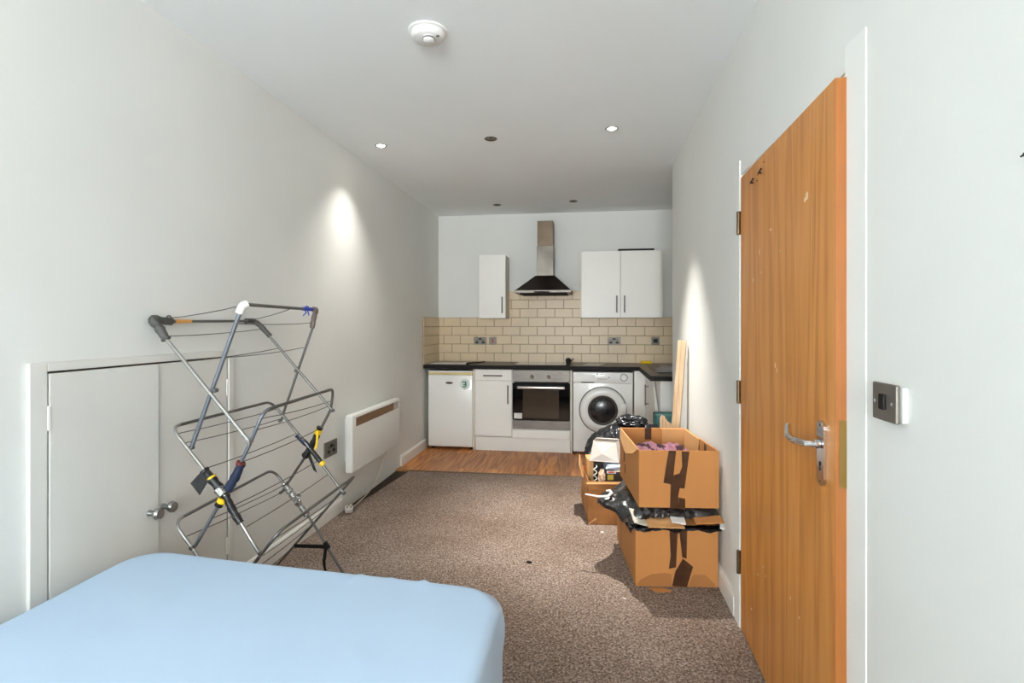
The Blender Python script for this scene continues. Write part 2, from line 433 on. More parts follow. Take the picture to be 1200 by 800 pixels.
# base cabinet
bc = thing('base_cabinet', 'white base cabinet with one drawer, between fridge and oven', 'cabinet', (-.985, 5.83, .15))
obj('carcass', B1((-1.199, F+.02, .15), (-.786, 6.10, .858), .002), UNIT, bc)
obj('side_panel', B1((-1.2, F-.002, .0), (-1.183, 6.10, .858), .002), UNITSH, bc)
bm = B(); front(bm, -1.18, .747, -.788, .857); dr = obj('drawer', bm, UNIT, bc)
bar_handle(dr, (-1.085, F, .793), (-.885, F, .793), (0, -.028, 0), .007)
bm = B(); front(bm, -1.18, .163, -.788, .739); dr = obj('door', bm, UNIT, bc)
bar_handle(dr, (-.826, F, .50), (-.826, F, .695), (0, -.028, 0), .007)
# oven and its housing
ho = thing('oven_housing', 'white cabinet frame around the oven with blank lower panel', 'cabinet', (-.48, 5.83, .15))
bm = B(); box(bm, (-.785, F+.02, .15), (-.765, 6.10, .858)); box(bm, (-.195, F+.02, .15), (-.18, 6.10, .858)); box(bm, (-.765, F+.02, .15), (-.195, 6.10, .24))
obj('carcass', bm, UNIT, ho)
bm = B(); front(bm, -.781, .145, -.182, .234); obj('filler_panel', bm, UNIT, ho)
ov = thing('oven', 'built-in steel and black glass electric oven under the hob', 'oven', (-.48, 5.8, .24))
obj('body', B1((-.762, F+.025, .245), (-.198, 6.0, .855), .004), DARK, ov)
cp = obj('control_panel', B1((-.779, F-.004, .73), (-.182, F+.022, .857), .004), STEEL, ov)
for x, z in ((-.575, .785), (-.40, .785)):
    bm = B(); lathe(bm, [(0, .022), (.012, .022), (.016, .018), (.019, 0)], (x, F-.004, z), (0, -1, 0), 20); box(bm, (x-.003, F-.034, z-.016), (x+.003, F-.018, z+.016), .001)
    obj('knob', bm, STEELD, cp, True)
bm = B(); box(bm, (-.30, F-.0055, .826), (-.27, F-.0042, .83)); obj('indicator_lamp', bm, BLACK, cp)
od = obj('door', B1((-.779, F-.012, .338), (-.182, F+.02, .722), .004), BLACKG, ov)
obj('window', B1((-.67, F-.0135, .362), (-.295, F-.011, .648)), OVENWIN, od, label='smoky see-through pane in the oven door')
obj('handle', (lambda b: (box(b, (-.725, F-.055, .664), (-.235, F-.036, .69), .006, 3), box(b, (-.71, F-.04, .668), (-.69, F-.01, .686)), box(b, (-.27, F-.04, .668), (-.25, F-.01, .686)), b)[-1])(B()), mat('satin_handle', (206, 200, 190), .32, .8), od, True)
obj('sticker', B1((-.762, F-.014, .35), (-.678, F-.012, .408)), mat('label_white', (214, 212, 206), .5), od, label='small white rating sticker')
obj('lower_trim', B1((-.779, F-.006, .242), (-.182, F+.02, .332), .003), STEEL, ov)
tag(obj('plinth', B1((-1.18, F+.03, .0), (-.182, F+.048, .143), .002), UNIT), 'white kickboard along the floor under cabinet and oven', 'plinth')
tag(obj('end_panel', B1((-.178, F-.005, 0), (-.161, 6.10, .858), .002), UNITSH), 'narrow upright cream panel between oven and washing machine', 'panel')
# washing machine
wm = thing('washing_machine', 'white front loading washing machine behind the black bin bag', 'washing machine', (.15, 5.83, 0))
obj('body', B1((-.154, F+.012, .02), (.452, 6.08, .842), .012, 3), APPL, wm, True)
bm = B(); box(bm, (-.154, F-.006, .727), (.452, F+.03, .842), .008, 3); pan = obj('control_panel', bm, APPL, wm, True)
bm = B(); box(bm, (-.15, F-.009, .742), (.07, F-.004, .815), .003); dd = obj('detergent_drawer', bm, APPL, pan)
bm = B(); box(bm, (-.07, F-.011, .732), (.062, F-.005, .741), .002); obj('drawer_grip', bm, DARK, dd)
bm = B(); lathe(bm, [(0, .024), (.026, .024), (.03, .02), (.033, 0)], (.36, F-.006, .79), (0, -1, 0), 28); obj('programme_dial', bm, APPL, pan, True)
bm = B(); lathe(bm, [(.034, 0), (.040, 0), (.040, .0016), (.034, .0016)], (.36, F-.006, .79), (0, -1, 0), 28); obj('dial_ring', bm, GREY, pan)
bm = B()
for i in range(5): box(bm, (.10+i*.02, F-.009, .768), (.112+i*.02, F-.005, .776), .001)
objs('button', bm, GREY, pan)
bm = B(); box(bm, (.09, F-.0072, .814), (.103, F-.0055, .826)); box(bm, (.11, F-.0072, .818), (.155, F-.0055, .822)); box(bm, (.205, F-.0072, .782), (.213, F-.0055, .797)); box(bm, (.18, F-.0072, .808), (.19, F-.0055, .81))
objs('printed_marks', bm, mat('dark_print', (50, 50, 50), .5), pan)
dc = (.15, F+.012, .455)
bm = B(); lathe(bm, [(.242, 0), (.242, .004), (.233, .004), (.233, 0)], dc, (0, -1, 0), 64); obj('door_gap_ring', bm, mat('grey_seam', (90, 90, 88), .6), wm, True)
bm = B(); lathe(bm, [(.232, 0), (.230, .018), (.215, .032), (.17, .036), (.152, .03), (.150, .0)], dc, (0, -1, 0), 64); wd = obj('door', bm, APPL, wm, True)
bm = B(); lathe(bm, [(.152, .028), (.142, .034), (.128, .026), (.12, .004)], dc, (0, -1, 0), 64); obj('chrome_ring', bm, mat('grey_door_ring', (92, 90, 86), .3, .4), wd, True)
bm = B(); lathe(bm, [(.13, .012), (.12, .02), (.09, .03), (.05, .036), (0, .038)], dc, (0, -1, 0), 48); obj('door_glass', bm, GLASSD, wd, True)
bm = B(); box(bm, (.325, F-.032, .43), (.385, F-.012, .53), .008, 3); obj('door_handle', bm, APPL, wd, True)
bm = B(); box(bm, (-.15, F+.006, .022), (.448, F+.02, .135), .004); obj('kick_panel', bm, APPL, wm)
bm = B()
for x in (-.12, .41):
    for y in (5.62, 6.02): cyl(bm, (x, y, 0), (0, 0, 1), .02, .024, 12)
objs('foot', bm, BLACK, wm)
# corner post and return unit
tag(obj('corner_post', B1((.463, F, 0), (.575, F+.018, .858), .002), UNIT), 'white upright filler strip right of the washing machine', 'panel')
rt = thing('sink_cabinet', 'white cabinet under the sink on the return by the wall end', 'cabinet', (.85, 5.1, 0))
bm = B(); box(bm, (.60, 4.62, .12), (XA-.005, F-.02, .858)); box(bm, (.64, 4.66, 0), (XA-.02, F-.03, .12)); obj('carcass', bm, UNIT, rt)
bm = B(); quadprism(bm, [(.575, F-.012, .13), (.575, 4.60, .13), (.575, 4.60, .50), (.575, 4.99, .845), (.575, F-.012, .845)], (1, 0, 0), .018)
dr = obj('door', bm, UNIT, rt, label='white panel with a slanting cut front edge')
bar_handle(dr, (.575, 5.27, .55), (.575, 5.27, .75), (-.03, 0, 0), .006)
# worktop
WT = thing('worktop', 'dark laminate worktop with black edge, running round the corner', 'worktop', (-.5, 5.8, .86))
bm = B()
quadprism(bm, [(XL+.001, 5.52, .862), (.515, 5.52, .862), (.515, 4.54, .862), (XA-.001, 4.54, .862), (XA-.001, YB-.013, .862), (XL+.001, YB-.013, .862)], (0, 0, 1), .038)
obj('slab', bm, TOP, WT)
bm = B(); box(bm, (XL+.001, 5.514, .860), (.509, 5.52, .9005), .001); box(bm, (.509, 4.534, .860), (.515, 5.52, .9005), .001); box(bm, (.509, 4.534, .860), (XA-.001, 4.54, .9005), .001)
obj('edge_strip', bm, TOPEDGE, WT)
# hob
hb = thing('hob', 'black ceramic hob set into the worktop above the oven', 'hob', (-.48, 5.8, .90))
obj('glass', B1((-.77, 5.56, .90), (-.19, 6.06, .907), .003), BLACKG, hb)
bm = B()
for x, y, r in ((-.62, 5.69, .09), (-.34, 5.69, .075), (-.62, 5.93, .075), (-.34, 5.93, .09)): lathe(bm, [(r-.003, .0072), (r, .0076), (r+.003, .0072)], (x, y, .90), (0, 0, 1), 40)
objs('burner_ring', bm, GREY, hb)
# sink
sk = thing('sink', 'stainless steel sink and drainer on the return worktop', 'sink', (.85, 5.2, .90))
bm = B(); box(bm, (.60, 4.66, .9005), (1.1, 5.62, .9065), .003)
for i in range(7): tube(bm, [(.66+i*.06, 4.72, .9065), (.66+i*.06, 5.08, .9065)], .004, 6)
obj('drainer', bm, STEEL, sk, True)
bm = B(); box(bm, (.66, 5.16, .9062), (1.04, 5.56, .9075)); obj('bowl', bm, mat('sink_bowl_shadow', (86, 84, 80), .35, .9), sk)
bm = B(); tube(bm, [(1.07, 5.36, .906), (1.07, 5.36, 1.08), (1.03, 5.36, 1.13), (.95, 5.36, 1.12), (.92, 5.36, 1.07)], .011, 10, .04); obj('tap', bm, CHROME, sk, True)
bm = B()
for i in range(5):
    a = .3*i; q = V((.66+.03*i, 4.86+.1*i, .908+.004*i)); M = Matrix.Translation(q) @ Matrix.Rotation(.4*i, 4, 'Z') @ Matrix.Rotation(.06*(i-2), 4, 'X')
    box(bm, (-.06, -.09, 0), (.10, .09, .003), M=M)
tag(obj('crumpled_foil', bm, mat('crumpled_grey_film', (170, 166, 172), .3, .3, bump=.8, bscale=40)), 'crumpled grey plastic film lying on the sink drainer', 'packaging')
tag(obj('sponge', B1((.575, 6.0, .901), (.69, 6.08, .928), .006, 3), YSPONGE, smooth=True), 'yellow sponge on the worktop corner beside the sink', 'sponge')
# things on the worktop
tag(obj('chopping_board', B1((-1.70, 5.62, .9005), (-1.29, 5.93, .915), .006, 3), mat('pale_grey_board', (196, 190, 180), .35), smooth=True), 'flat pale board lying on the worktop above the fridge', 'board')
bm = B(); tube(bm, [(-1.27, 5.66, .912), (-1.20, 5.78, .909), (-1.15, 5.92, .911)], .007, 8); tube(bm, [(-1.28, 5.60, .912), (-1.27, 5.66, .912)], .011, 8)
tag(obj('spatula', bm, BLACK, smooth=True), 'dark kitchen utensil lying next to the pale board', 'utensil')
kn = thing('kitchen_gadget', 'small black domed gadget standing at the hob corner', 'gadget', (-.21, 5.80, .9075))
bm = B(); lathe(bm, [(0, .0), (.024, .0), (.024, .012), (.031, .03), (.026, .05), (.012, .06), (0, .062)], (-.21, 5.80, .9075), (0, 0, 1), 20); obj('body', bm, BLACK, kn, True)
bm = B(); tube(bm, [(-.19, 5.80, .925), (-.165, 5.80, .945), (-.155, 5.80, .965)], .005, 8); obj('lever', bm, BLACK, kn, True)
bm = B(); quadprism(bm, [(-.05, 5.66, .9006), (.12, 5.63, .9006), (.19, 5.95, .9006), (.02, 5.97, .9006)], (0, 0, 1), .004)
tag(obj('paper_sheet', bm, PAPER), 'white paper lying on the worktop above the washing machine', 'paper')

# ------------------------------------------------------------------ wall units
def wall_unit(label, x0, x1, z0, z1, doors, loc):
    t = thing('wall_cabinet', label, 'cabinet', loc)
    obj('carcass', B1((x0, 5.84, z0), (x1, YB-.013, z1), .002), UNITSH, t)
    for a, b, hx in doors:
        d = obj('door', B1((a, 5.82, z0+.001), (b, 5.838, z1-.001), .003), UNIT, t)
        bar_handle(d, (hx, 5.82, z0+.055), (hx, 5.82, z0+.235), (0, -.028, 0), .007)
wall_unit('narrow white wall cabinet with a single door left of the hood', -1.194, -.896, 1.397, 2.097, [(-1.194, -.897, -.932)], (-1.045, 5.97, 1.397))
wall_unit('wide white wall cabinet with two doors right of the hood', -.085, .785, 1.40, 2.115, [(-.068, .342, .303), (.346, .762, .385)], (.35, 5.97, 1.40))
bm = B(); M = Matrix.Translation((.51, 5.90, 2.117)) @ Matrix.Rotation(.02, 4, 'Z')
box(bm, (-.19, -.05, 0), (.19, .05, .022), .005, M=M)
tag(obj('black_tray', bm, BLACK), 'flat black object lying on top of the wide wall cabinet', 'tray')

# ------------------------------------------------------------------ extractor hood
hd = thing('extractor_hood', 'chimney extractor hood with dark sloping canopy on the back wall', 'extractor hood', (-.47, 5.99, 1.655))
bm = B(); box(bm, (-.556, 5.86, 1.84), (-.374, YB-.001, 2.19), .002); obj('lower_chimney', bm, mat('smudged_steel', (116, 110, 102), .45, .85, var=.22, vscale=5), hd)
bm = B(); box(bm, (-.551, 5.865, 2.185), (-.379, YB-.001, 2.465), .002); obj('upper_chimney', bm, STEELD, hd)
def frustum(bm, x0, x1, y0, y1, z0, X0, X1, Y0, Y1, z1):
    a = [(x0, y0, z0), (x1, y0, z0), (x1, y1, z0), (x0, y1, z0)]; b = [(X0, Y0, z1), (X1, Y0, z1), (X1, Y1, z1), (X0, Y1, z1)]
    a = [bm.verts.new(p) for p in a]; b = [bm.verts.new(p) for p in b]; fs = [bm.faces.new(a[::-1]), bm.faces.new(b)]
    for i in range(4): fs.append(bm.faces.new((a[i], a[(i+1) % 4], b[(i+1) % 4], b[i])))
    bmesh.ops.recalc_face_normals(bm, faces=fs)
bm = B(); frustum(bm, -.765, -.178, 5.625, YB-.014, 1.69, -.57, -.36, 5.845, YB-.014, 1.862)
obj('canopy', bm, HOODP, hd, label='dark brown sloping canopy')
lip = obj('lip', B1((-.772, 5.615, 1.662), (-.172, YB-.014, 1.691), .003), STEEL, hd)
obj('filter', B1((-.72, 5.66, 1.652), (-.22, 6.05, 1.6625)), DARK, hd)
obj('control_slider', B1((-.56, 5.611, 1.664), (-.40, 5.617, 1.678), .001), BLACK, lip)

# ------------------------------------------------------------------ electrical plates
def plate(name, label, cat, M, w, h, kind, group=None):
    """local frame: x along plate, z up, -y out of the wall"""
    o = M @ V((0, 0, 0)); t = thing(name, label, cat, o, group)
    def q(*a, **k):
        bm = B(); box(bm, *a, **k); bmesh.ops.transform(bm, matrix=M, verts=bm.verts); return bm
    obj('plate', q((-w/2, -.009, -h/2), (w/2, 0, h/2), bev=.002), NICKEL, t)
    if kind == 'double':
        for s in (-1, 1):
            bm = B()
            for (a, b) in (((s*.036-.004, .008), (s*.036+.004, .024)), ((s*.036-.016, -.024), (s*.036-.004, -.008)), ((s*.036+.004, -.024), (s*.036+.016, -.008))):
                box(bm, (a[0], -.0105, a[1]-.004), (b[0], -.0085, b[1]-.004))
            box(bm, (s*.036-.017, -.010, -.028), (s*.036+.017, -.0088, -.006)); 
            bmesh.ops.transform(bm, matrix=M, verts=bm.verts); obj('socket_insert', bm, BLACK, t)
        for s in (-1, 1): obj('rocker', q((s*.009-.008, -.013, .008), (s*.009+.008, -.008, .031), bev=.001), BLACK, t)
    elif kind == 'red':
        obj('rocker', q((-.008, -.014, -.022), (.008, -.008, .022), bev=.001), RED, t, label='red rocker')
        obj('surround', q((-.016, -.0105, -.028), (.016, -.0085, .028)), STEELD, t)
    elif kind == 'spur':
        obj('insert', q((-.024, -.012, -.022), (.024, -.008, .022), bev=.001), BLACK, t)
        obj('surround', q((-.040, -.0102, -.040), (.040, -.0085, .040)), mat('grey_plate', (110, 106, 100), .4, .5), t)
BK = lambda x, z: Matrix.Translation((x, YB-.0125, z))
plate('double_socket', 'steel double socket on the tiles left of the hob', 'socket', BK(-1.238, 1.14), .146, .086, 'double', 'steel double sockets')
plate('cooker_switch', 'square switch with a red rocker on the tiles beside a socket', 'switch', BK(-1.09, 1.14), .086, .086, 'red')
plate('double_socket', 'steel double socket on the tiles under the wide wall cabinet', 'socket', BK(.289, 1.145), .146, .086, 'double', 'steel double sockets')
plate('fused_spur', 'dark square switch plate on the tiles near the wall end', 'switch', BK(.74, 1.148), .086, .086, 'spur')
LW = lambda y, z: Matrix.Translation((XL+.0005, y, z)) @ Matrix.Rotation(PI/2, 4, 'Z')
plate('double_socket', 'steel double socket on the left wall beside the heater', 'socket', LW(3.44, .482), .178, .105, 'double', 'steel double sockets')
# light switch on the right wall
ls = thing('light_switch', 'brushed steel light switch with black rocker right of the oak door', 'switch', (XR, 1.286, 1.152))
obj('back_box', B1((XR-.012, 1.230, 1.112), (XR, 1.328, 1.188), .003), mat('white_pattress', (200, 200, 196), .6), ls, label='white plastic box behind the plate')
obj('plate', B1((XR-.021, 1.238, 1.109), (XR-.012, 1.334, 1.192), .003), NICKEL, ls)
bm = B(); box(bm, (XR-.027, 1.276, 1.134), (XR-.020, 1.298, 1.168), .002); obj('rocker', bm, BLACK, ls)
bm = B()
for y in (1.252, 1.320): cyl(bm, (XR-.021, y, 1.150), (-1, 0, 0), .004, .0015, 12)
objs('screw', bm, CHROME, ls)
bm = B(); cyl(bm, (XR, .924, 1.582), (-1, 0, .1), .003, .005, 10); tube(bm, [(XR-.004, .924, 1.582), (XR-.006, .929, 1.580)], .0015, 8)
tag(obj('wall_hook', bm, BLACK, smooth=True), 'tiny black hook in the wall at the right picture edge', 'hook')

# ------------------------------------------------------------------ oak door
hx, hy, lx, ly = .655, 2.438, .631, 1.486
ang = math.atan2(lx-hx, -(ly-hy))
DM = Matrix.Translation((hx, hy, 0)) @ Matrix.Rotation(math.atan2(ly-hy, lx-hx), 4, 'Z')   # local +x along the leaf, +y out behind
W = math.hypot(lx-hx, ly-hy)
d1 = thing('door_1', 'orange oak veneer door standing slightly ajar in the right wall', 'door', (hx, hy, 0), kind='structure')
def dq(a, b, bev=0, seg=2):
    bm = B(); box(bm, a, b, bev, seg); bmesh.ops.transform(bm, matrix=DM, verts=bm.verts); return bm
leaf = obj('leaf', dq((.002, .0, .012), (W-.004, .036, 1.958), .001), OAK, d1)
obj('lipping', dq((W-.004, .0, .012), (W, .036, 1.958), .001), OAKEDGE, leaf, label='paler oak strip along the latch edge')
obj('lock_faceplate', dq((W-.0005, .010, .90), (W+.0012, .030, 1.075)), BRASS, leaf, label='brass lock faceplate')
hp = thing  # (handle is a part of the door)
def prism_round(bm, cx, z0, z1, w, y0, y1):
    pts = []
    r = w/2
    for k in range(9): a = PI*k/8; pts.append((cx+r*math.cos(a), y0, z1-r+r*math.sin(a)))
    for k in range(9): a = PI+PI*k/8; pts.append((cx+r*math.cos(a), y0, z0+r+r*math.sin(a)))
    quadprism(bm, pts, (0, 1, 0), y1-y0)
bm = B(); prism_round(bm, W-.072, .885, 1.062, .046, -.009, 0); bmesh.ops.transform(bm, matrix=DM, verts=bm.verts)
hplate = obj('handle_plate', bm, CHROME, d1)
bm = B(); cyl(bm, (W-.072, -.009, .998), (0, -1, 0), .012, .014, 20, .002); tube(bm, [(W-.072, -.02, .998), (W-.072, -.045, .998), (W-.10, -.05, .997), (W-.15, -.05, .990), (W-.20, -.048, .992), (W-.232, -.040, 1.006), (W-.245, -.034, 1.018)], [.009, .009, .010, .011, .010, .010, .008], 12, .02 if False else 0)
bmesh.ops.transform(bm, matrix=DM, verts=bm.verts); obj('lever', bm, CHROME, hplate, True)
bm = B(); cyl(bm, (W-.072, -.0095, .945), (0, -1, 0), .0055, .001, 14); box(bm, (W-.0745, -.0105, .926), (W-.0695, -.0092, .944)); bmesh.ops.transform(bm, matrix=DM, verts=bm.verts); obj('keyhole', bm, BLACK, hplate)
bm = B()
for z in (.897, 1.05): cyl(bm, (W-.072, -.009, z), (0, -1, 0), .004, .001, 10)
bmesh.ops.transform(bm, matrix=DM, verts=bm.verts); objs('screw', bm, STEELD, hplate)
for z in (1.765, 1.03, .29):
    bm = B(); cyl(bm, (hx-.006, hy+.012, z-.05), (0, 0, 1), .008, .1, 14); box(bm, (hx-.003, hy+.008, z-.05), (hx+.003, hy+.03, z+.05))
    for k in range(1, 5): lathe(bm, [(.0082, -.001), (.009, 0), (.0082, .001)], (hx-.006, hy+.012, z-.05+k*.02), (0, 0, 1), 14)
    obj('hinge', bm, mat('worn_bronze_hinge', (104, 84, 62), .4, .7), d1, True)
bm = B()
for s, z, l in ((.20, 1.885, .055), (.31, 1.893, .05)): tube(bm, [(s, -.001, z), (s, -.012, z), (s+l, -.016, z+.002)], .003, 8)
for s, z in ((.34, 1.925), (.26, 1.90), (.25, 1.88)): cyl(bm, (s, 0, z), (0, -1, 0), .003, .002, 8)
bmesh.ops.transform(bm, matrix=DM, verts=bm.verts); objs('nail', bm, BLACK, leaf)
bm = B()
random.seed(3)
for s, z, w, h in ((.76, 1.70, .018, .02), (.745, 1.69, .01, .012), (.42, 1.66, .02, .006), (.28, 1.60, .006, .02), (.30, 1.52, .012, .004), (.20, 1.50, .008, .014), (.52, 1.57, .004, .008), (.47, 1.18, .006, .014), (.49, 1.165, .004, .012), (.33, .42, .01, .006), (.36, .40, .006, .006), (.26, .36, .014, .004), (.70, .43, .007, .007), (.17, .18, .012, .005), (.62, .45, .004, .01)):
    pts = [(s+w*(.5+.3*random.random())*math.cos(k*PI/3.5), 0, z+h*(.5+.3*random.random())*math.sin(k*PI/3.5)) for k in range(7)]
    quadprism(bm, pts, (0, -1, 0), .0006)
bmesh.ops.transform(bm, matrix=DM, verts=bm.verts); obj('scuff_mark', bm, mat('pale_scuff', (226, 196, 160), .8), leaf)
# frame, casing, dark panel behind the leaf
fm = thing('trim_2', 'white painted frame and architrave round the oak door', 'door frame', (XR, 1.95, 0), kind='structure')
bm = B(); box(bm, (XR+.01, DY0-.006, 0), (XR+.14, DY0, DZ)); box(bm, (XR-.008, hy+.006, 0), (XR+.14, DY1+.01, DZ)); box(bm, (XR-.004, DY0, 1.966), (XR+.14, DY1, DZ)); obj('lining', bm, TRIM, fm)
bm = B(); quadprism(bm, [(XR, DY0-.090, 0), (XR-.003, DY0-.090, 0), (XR-.009, DY0-.0, 0), (XR, DY0, 0)], (0, 0, 1), DZ+.055); box(bm, (XR-.014, hy+.012, 0), (XR, hy+.095, DZ+.055), .004); box(bm, (XR-.009, DY0, DZ-.012), (XR, hy+.012, DZ+.055)); obj('architrave', bm, WALL, fm)
struct('door_gap_shade_panel', B1((XR+.14, DY0-.05, -.02), (XR+.16, DY1+.05, ZC)), DARK, 'near-black panel painted as shade in the gap behind the oak door', 'wall')  # near-black colour paints the shade seen past the ajar leaf

# ------------------------------------------------------------------ cupboard in the left wall
ct = thing('trim_3', 'white timber surround of the low cupboard doors in the left wall', 'frame', (XL, 1.95, 0), kind='structure')
bm = B(); box(bm, (XL, 1.445, 0), (XL+.014, 1.502, 1.20), .003); box(bm, (XL, 1.502, 1.17), (XL+.014, 2.389, 1.20), .003); box(bm, (XL, 2.389, 0), (XL+.012, 2.425, 1.199), .002); obj('rail', bm, CUPB, ct)
bm = B(); box(bm, (XL, 1.50, .0), (XL+.002, 2.388, 1.172)); obj('shadow_gap', bm, SUB, ct)  # dark sheet paints shade into the gaps round the cupboard doors
def cupdoor(n, y0, y1, x, hy_, ky, label):
    d = thing(n, label, 'cupboard door', (XL, (y0+y1)/2, .06), kind='structure')
    obj('panel', B1((XL+.002, y0, .06), (XL+x, y1, 1.163), .002), CUPB, d)
    for z in (1.02, .25):
        bm = B(); box(bm, (XL+x-.006, hy_-.005, z-.04), (XL+x+.003, hy_+.006, z+.04), .002); obj('hinge', bm, TRIM, d)
    bm = B(); lathe(bm, [(0, 0), (.013, 0), (.011, .012), (.009, .022), (.02, .032), (.024, .042), (.02, .052), (0, .056)], (XL+x, ky, .574), (1, 0, 0), 24)
    obj('knob', bm, mat('dull_silver_knob', (158, 160, 158), .3, .85), d, True)
cupdoor('door_2', 1.508, 1.955, .014, 1.506, 1.905, 'left leaf of the white wall cupboard, with a silver knob')
cupdoor('door_3', 1.960, 2.381, .006, 2.382, 1.985, 'right leaf of the white wall cupboard, behind the airer')

# ------------------------------------------------------------------ panel heater
ht = thing('panel_heater', 'white wall panel heater with a rusty top grille', 'heater', (XL, 4.0, .287))
bm = B(); box(bm, (-1.675, 3.53, .287), (-1.62, 4.477, .692), .014, 4); hbody = obj('casing', bm, HEAT, ht, True)
obj('back_box', B1((XL, 3.66, .33), (-1.673, 4.38, .64), .006), HEAT, ht)
gr = obj('grille', B1((-1.625, 3.585, .606), (-1.6185, 4.33, .668), .002), GRILLE, ht, label='brown rusty slatted outlet grille')
bm = B()
for k in range(46):
    y = 3.592+k*.0159; box(bm, (-1.6195, y, .608), (-1.6165, y+.005, .666))
obj('slat', bm, mat('grille_slat', (120, 92, 66), .7), gr)
obj('control_panel', B1((-1.625, 4.335, .606), (-1.6182, 4.445, .668), .002), mat('grey_control', (176, 172, 164), .5), ht)
bm = B(); box(bm, (-1.628, 3.57, .670), (-1.6165, 4.455, .676), .002); box(bm, (-1.628, 3.57, .598), (-1.6165, 4.455, .604), .002); box(bm, (-1.628, 3.572, .60), (-1.6165, 3.583, .674), .002); box(bm, (-1.628, 4.447, .60), (-1.6165, 4.457, .674), .002); obj('grille_surround', bm, HEAT, ht)
pc = thing('power_cable', 'beige heater cable hanging to a white plug on the carpet', 'cable', (-1.66, 3.6, 0))
bm = B(); tube(bm, [(-1.66, 4.30, .283), (-1.695, 4.29, .20), (-1.70, 4.22, .10), (-1.70, 4.08, .03), (-1.695, 3.92, .008), (-1.685, 3.78, .008), (-1.672, 3.66, .012), (-1.668, 3.60, .022)], .0045, 8, .04); obj('flex', bm, CABLE, pc, True)
bm = B(); M = Matrix.Translation((-1.662, 3.565, .03)) @ Matrix.Rotation(.5, 4, 'Z') @ Matrix.Rotation(.5, 4, 'X')
box(bm, (-.026, -.022, -.02), (.026, .026, .02), .008, 3, M=M); pl = obj('plug', bm, PLUGM, pc, True)
bm = B()
for a, b in ((-.012, -.008), (.012, -.008), (0, .012)): box(bm, (a-.003, b-.003, .018), (a+.003, b+.003, .036), M=M)
objs('pin', bm, BRASS, pl)

# ------------------------------------------------------------------ ceiling fittings
def downlight(label, x, y, lit, group):
    t = thing('downlight', label, 'ceiling light', (x, y, ZC), group)
    bm = B(); lathe(bm, [(.026, .0), (.028, -.003), (.038, -.005), (.043, -.003), (.043, .0)], (x, y, ZC), (0, 0, 1), 32); obj('ring', bm, CHROME if lit else BRONZE, t, True)
    if lit:
        bm = B(); lathe(bm, [(.027, -.001), (.02, -.006), (0, -.008)], (x, y, ZC), (0, 0, 1), 24); obj('bulb', bm, BULB, t, True, label='glowing lamp')
    else:
        bm = B(); lathe(bm, [(.027, -.0005), (0, -.001)], (x, y, ZC), (0, 0, 1), 24); lathe(bm, [(.012, -.001), (.01, -.004), (0, -.005)], (x, y, ZC), (0, 0, 1), 16); obj('bulb', bm, DEADB, t, True)
    return t
downlight('lit ceiling downlight close to the left wall', -1.461, 3.65, True, 'lit downlights')
downlight('lit ceiling downlight in front of the right wall end', .154, 3.544, True, 'lit downlights')
u1 = downlight('unlit bronze downlight midway between the two lit ones', -.661, 3.622, False, 'unlit downlights')
c = copy_tree(u1, (-.956, 5.62, ZC)); c['label'] = 'unlit downlight near the kitchen wall, left of the hood chimney'
c = copy_tree(u1, (-.149, 5.56, ZC)); c['label'] = 'unlit downlight near the kitchen wall, right of the hood chimney'
sd = thing('smoke_detector', 'round white smoke detector on the ceiling nearest the viewer', 'smoke detector', (-.69, 2.26, ZC))
c0 = (-.69, 2.26, ZC)
bm = B(); lathe(bm, [(.085, 0), (.085, -.006), (.074, -.010), (.07, -.028), (.062, -.036), (.03, -.039), (0, -.04)], c0, (0, 0, 1), 48); obj('body', bm, DETECT, sd, True)
bm = B(); lathe(bm, [(.026, -.038), (.024, -.052), (.02, -.056), (0, -.058)], (c0[0]+.01, c0[1]-.02, ZC), (0, 0, 1), 24); obj('sensor', bm, DETECT, sd, True)
bm = B(); lathe(bm, [(.0265, -.042), (.0268, -.045), (.0265, -.048)], (c0[0]+.01, c0[1]-.02, ZC), (0, 0, 1), 24); box(bm, (c0[0]+.045, c0[1]-.03, ZC-.0405), (c0[0]+.058, c0[1]-.024, ZC-.036)); obj('slot', bm, mat('detector_slot', (90, 90, 86), .6), sd, True)

# ------------------------------------------------------------------ bed
bd = thing('bed', 'double bed with a pale blue fitted sheet in the near corner', 'bed', (-.93, .75, 0))
SH = Matrix.Identity(4); SH[1][0] = -.085
RB = Matrix.Translation((-.930, .755, 0)) @ SH
hxm, hym, rc = .678, .95, .12
def rrect(hx_, hy_, r, n):
    """n points round a rounded rectangle, evenly by arc length"""
    segs = []; Ls = []
    cs = [(hx_-r, hy_-r, 0), (-(hx_-r), hy_-r, PI/2), (-(hx_-r), -(hy_-r), PI), (hx_-r, -(hy_-r), 3*PI/2)]
    out = []
    per = 4*(hx_-r)+4*(hy_-r)+2*PI*r
    for i in range(n):
        s = per*i/n
        for k, (cx, cy, a0) in enumerate(cs):
            arc = PI*r/2; line = 2*(hx_-r) if k % 2 == 0 else 2*(hy_-r)
            if s < arc:
                a = a0+s/r; out.append((cx+r*math.cos(a), cy+r*math.sin(a), math.cos(a), math.sin(a))); break
            s -= arc
            if s < line:
                a = a0+PI/2; dx, dy = -math.sin(a0), math.cos(a0)
                dx, dy = [(-1, 0), (0, -1), (1, 0), (0, 1)][k]
                out.append((cx+r*math.cos(a)+dx*s, cy+r*math.sin(a)+dy*s, math.cos(a), math.sin(a))); break
            s -= line
    return out
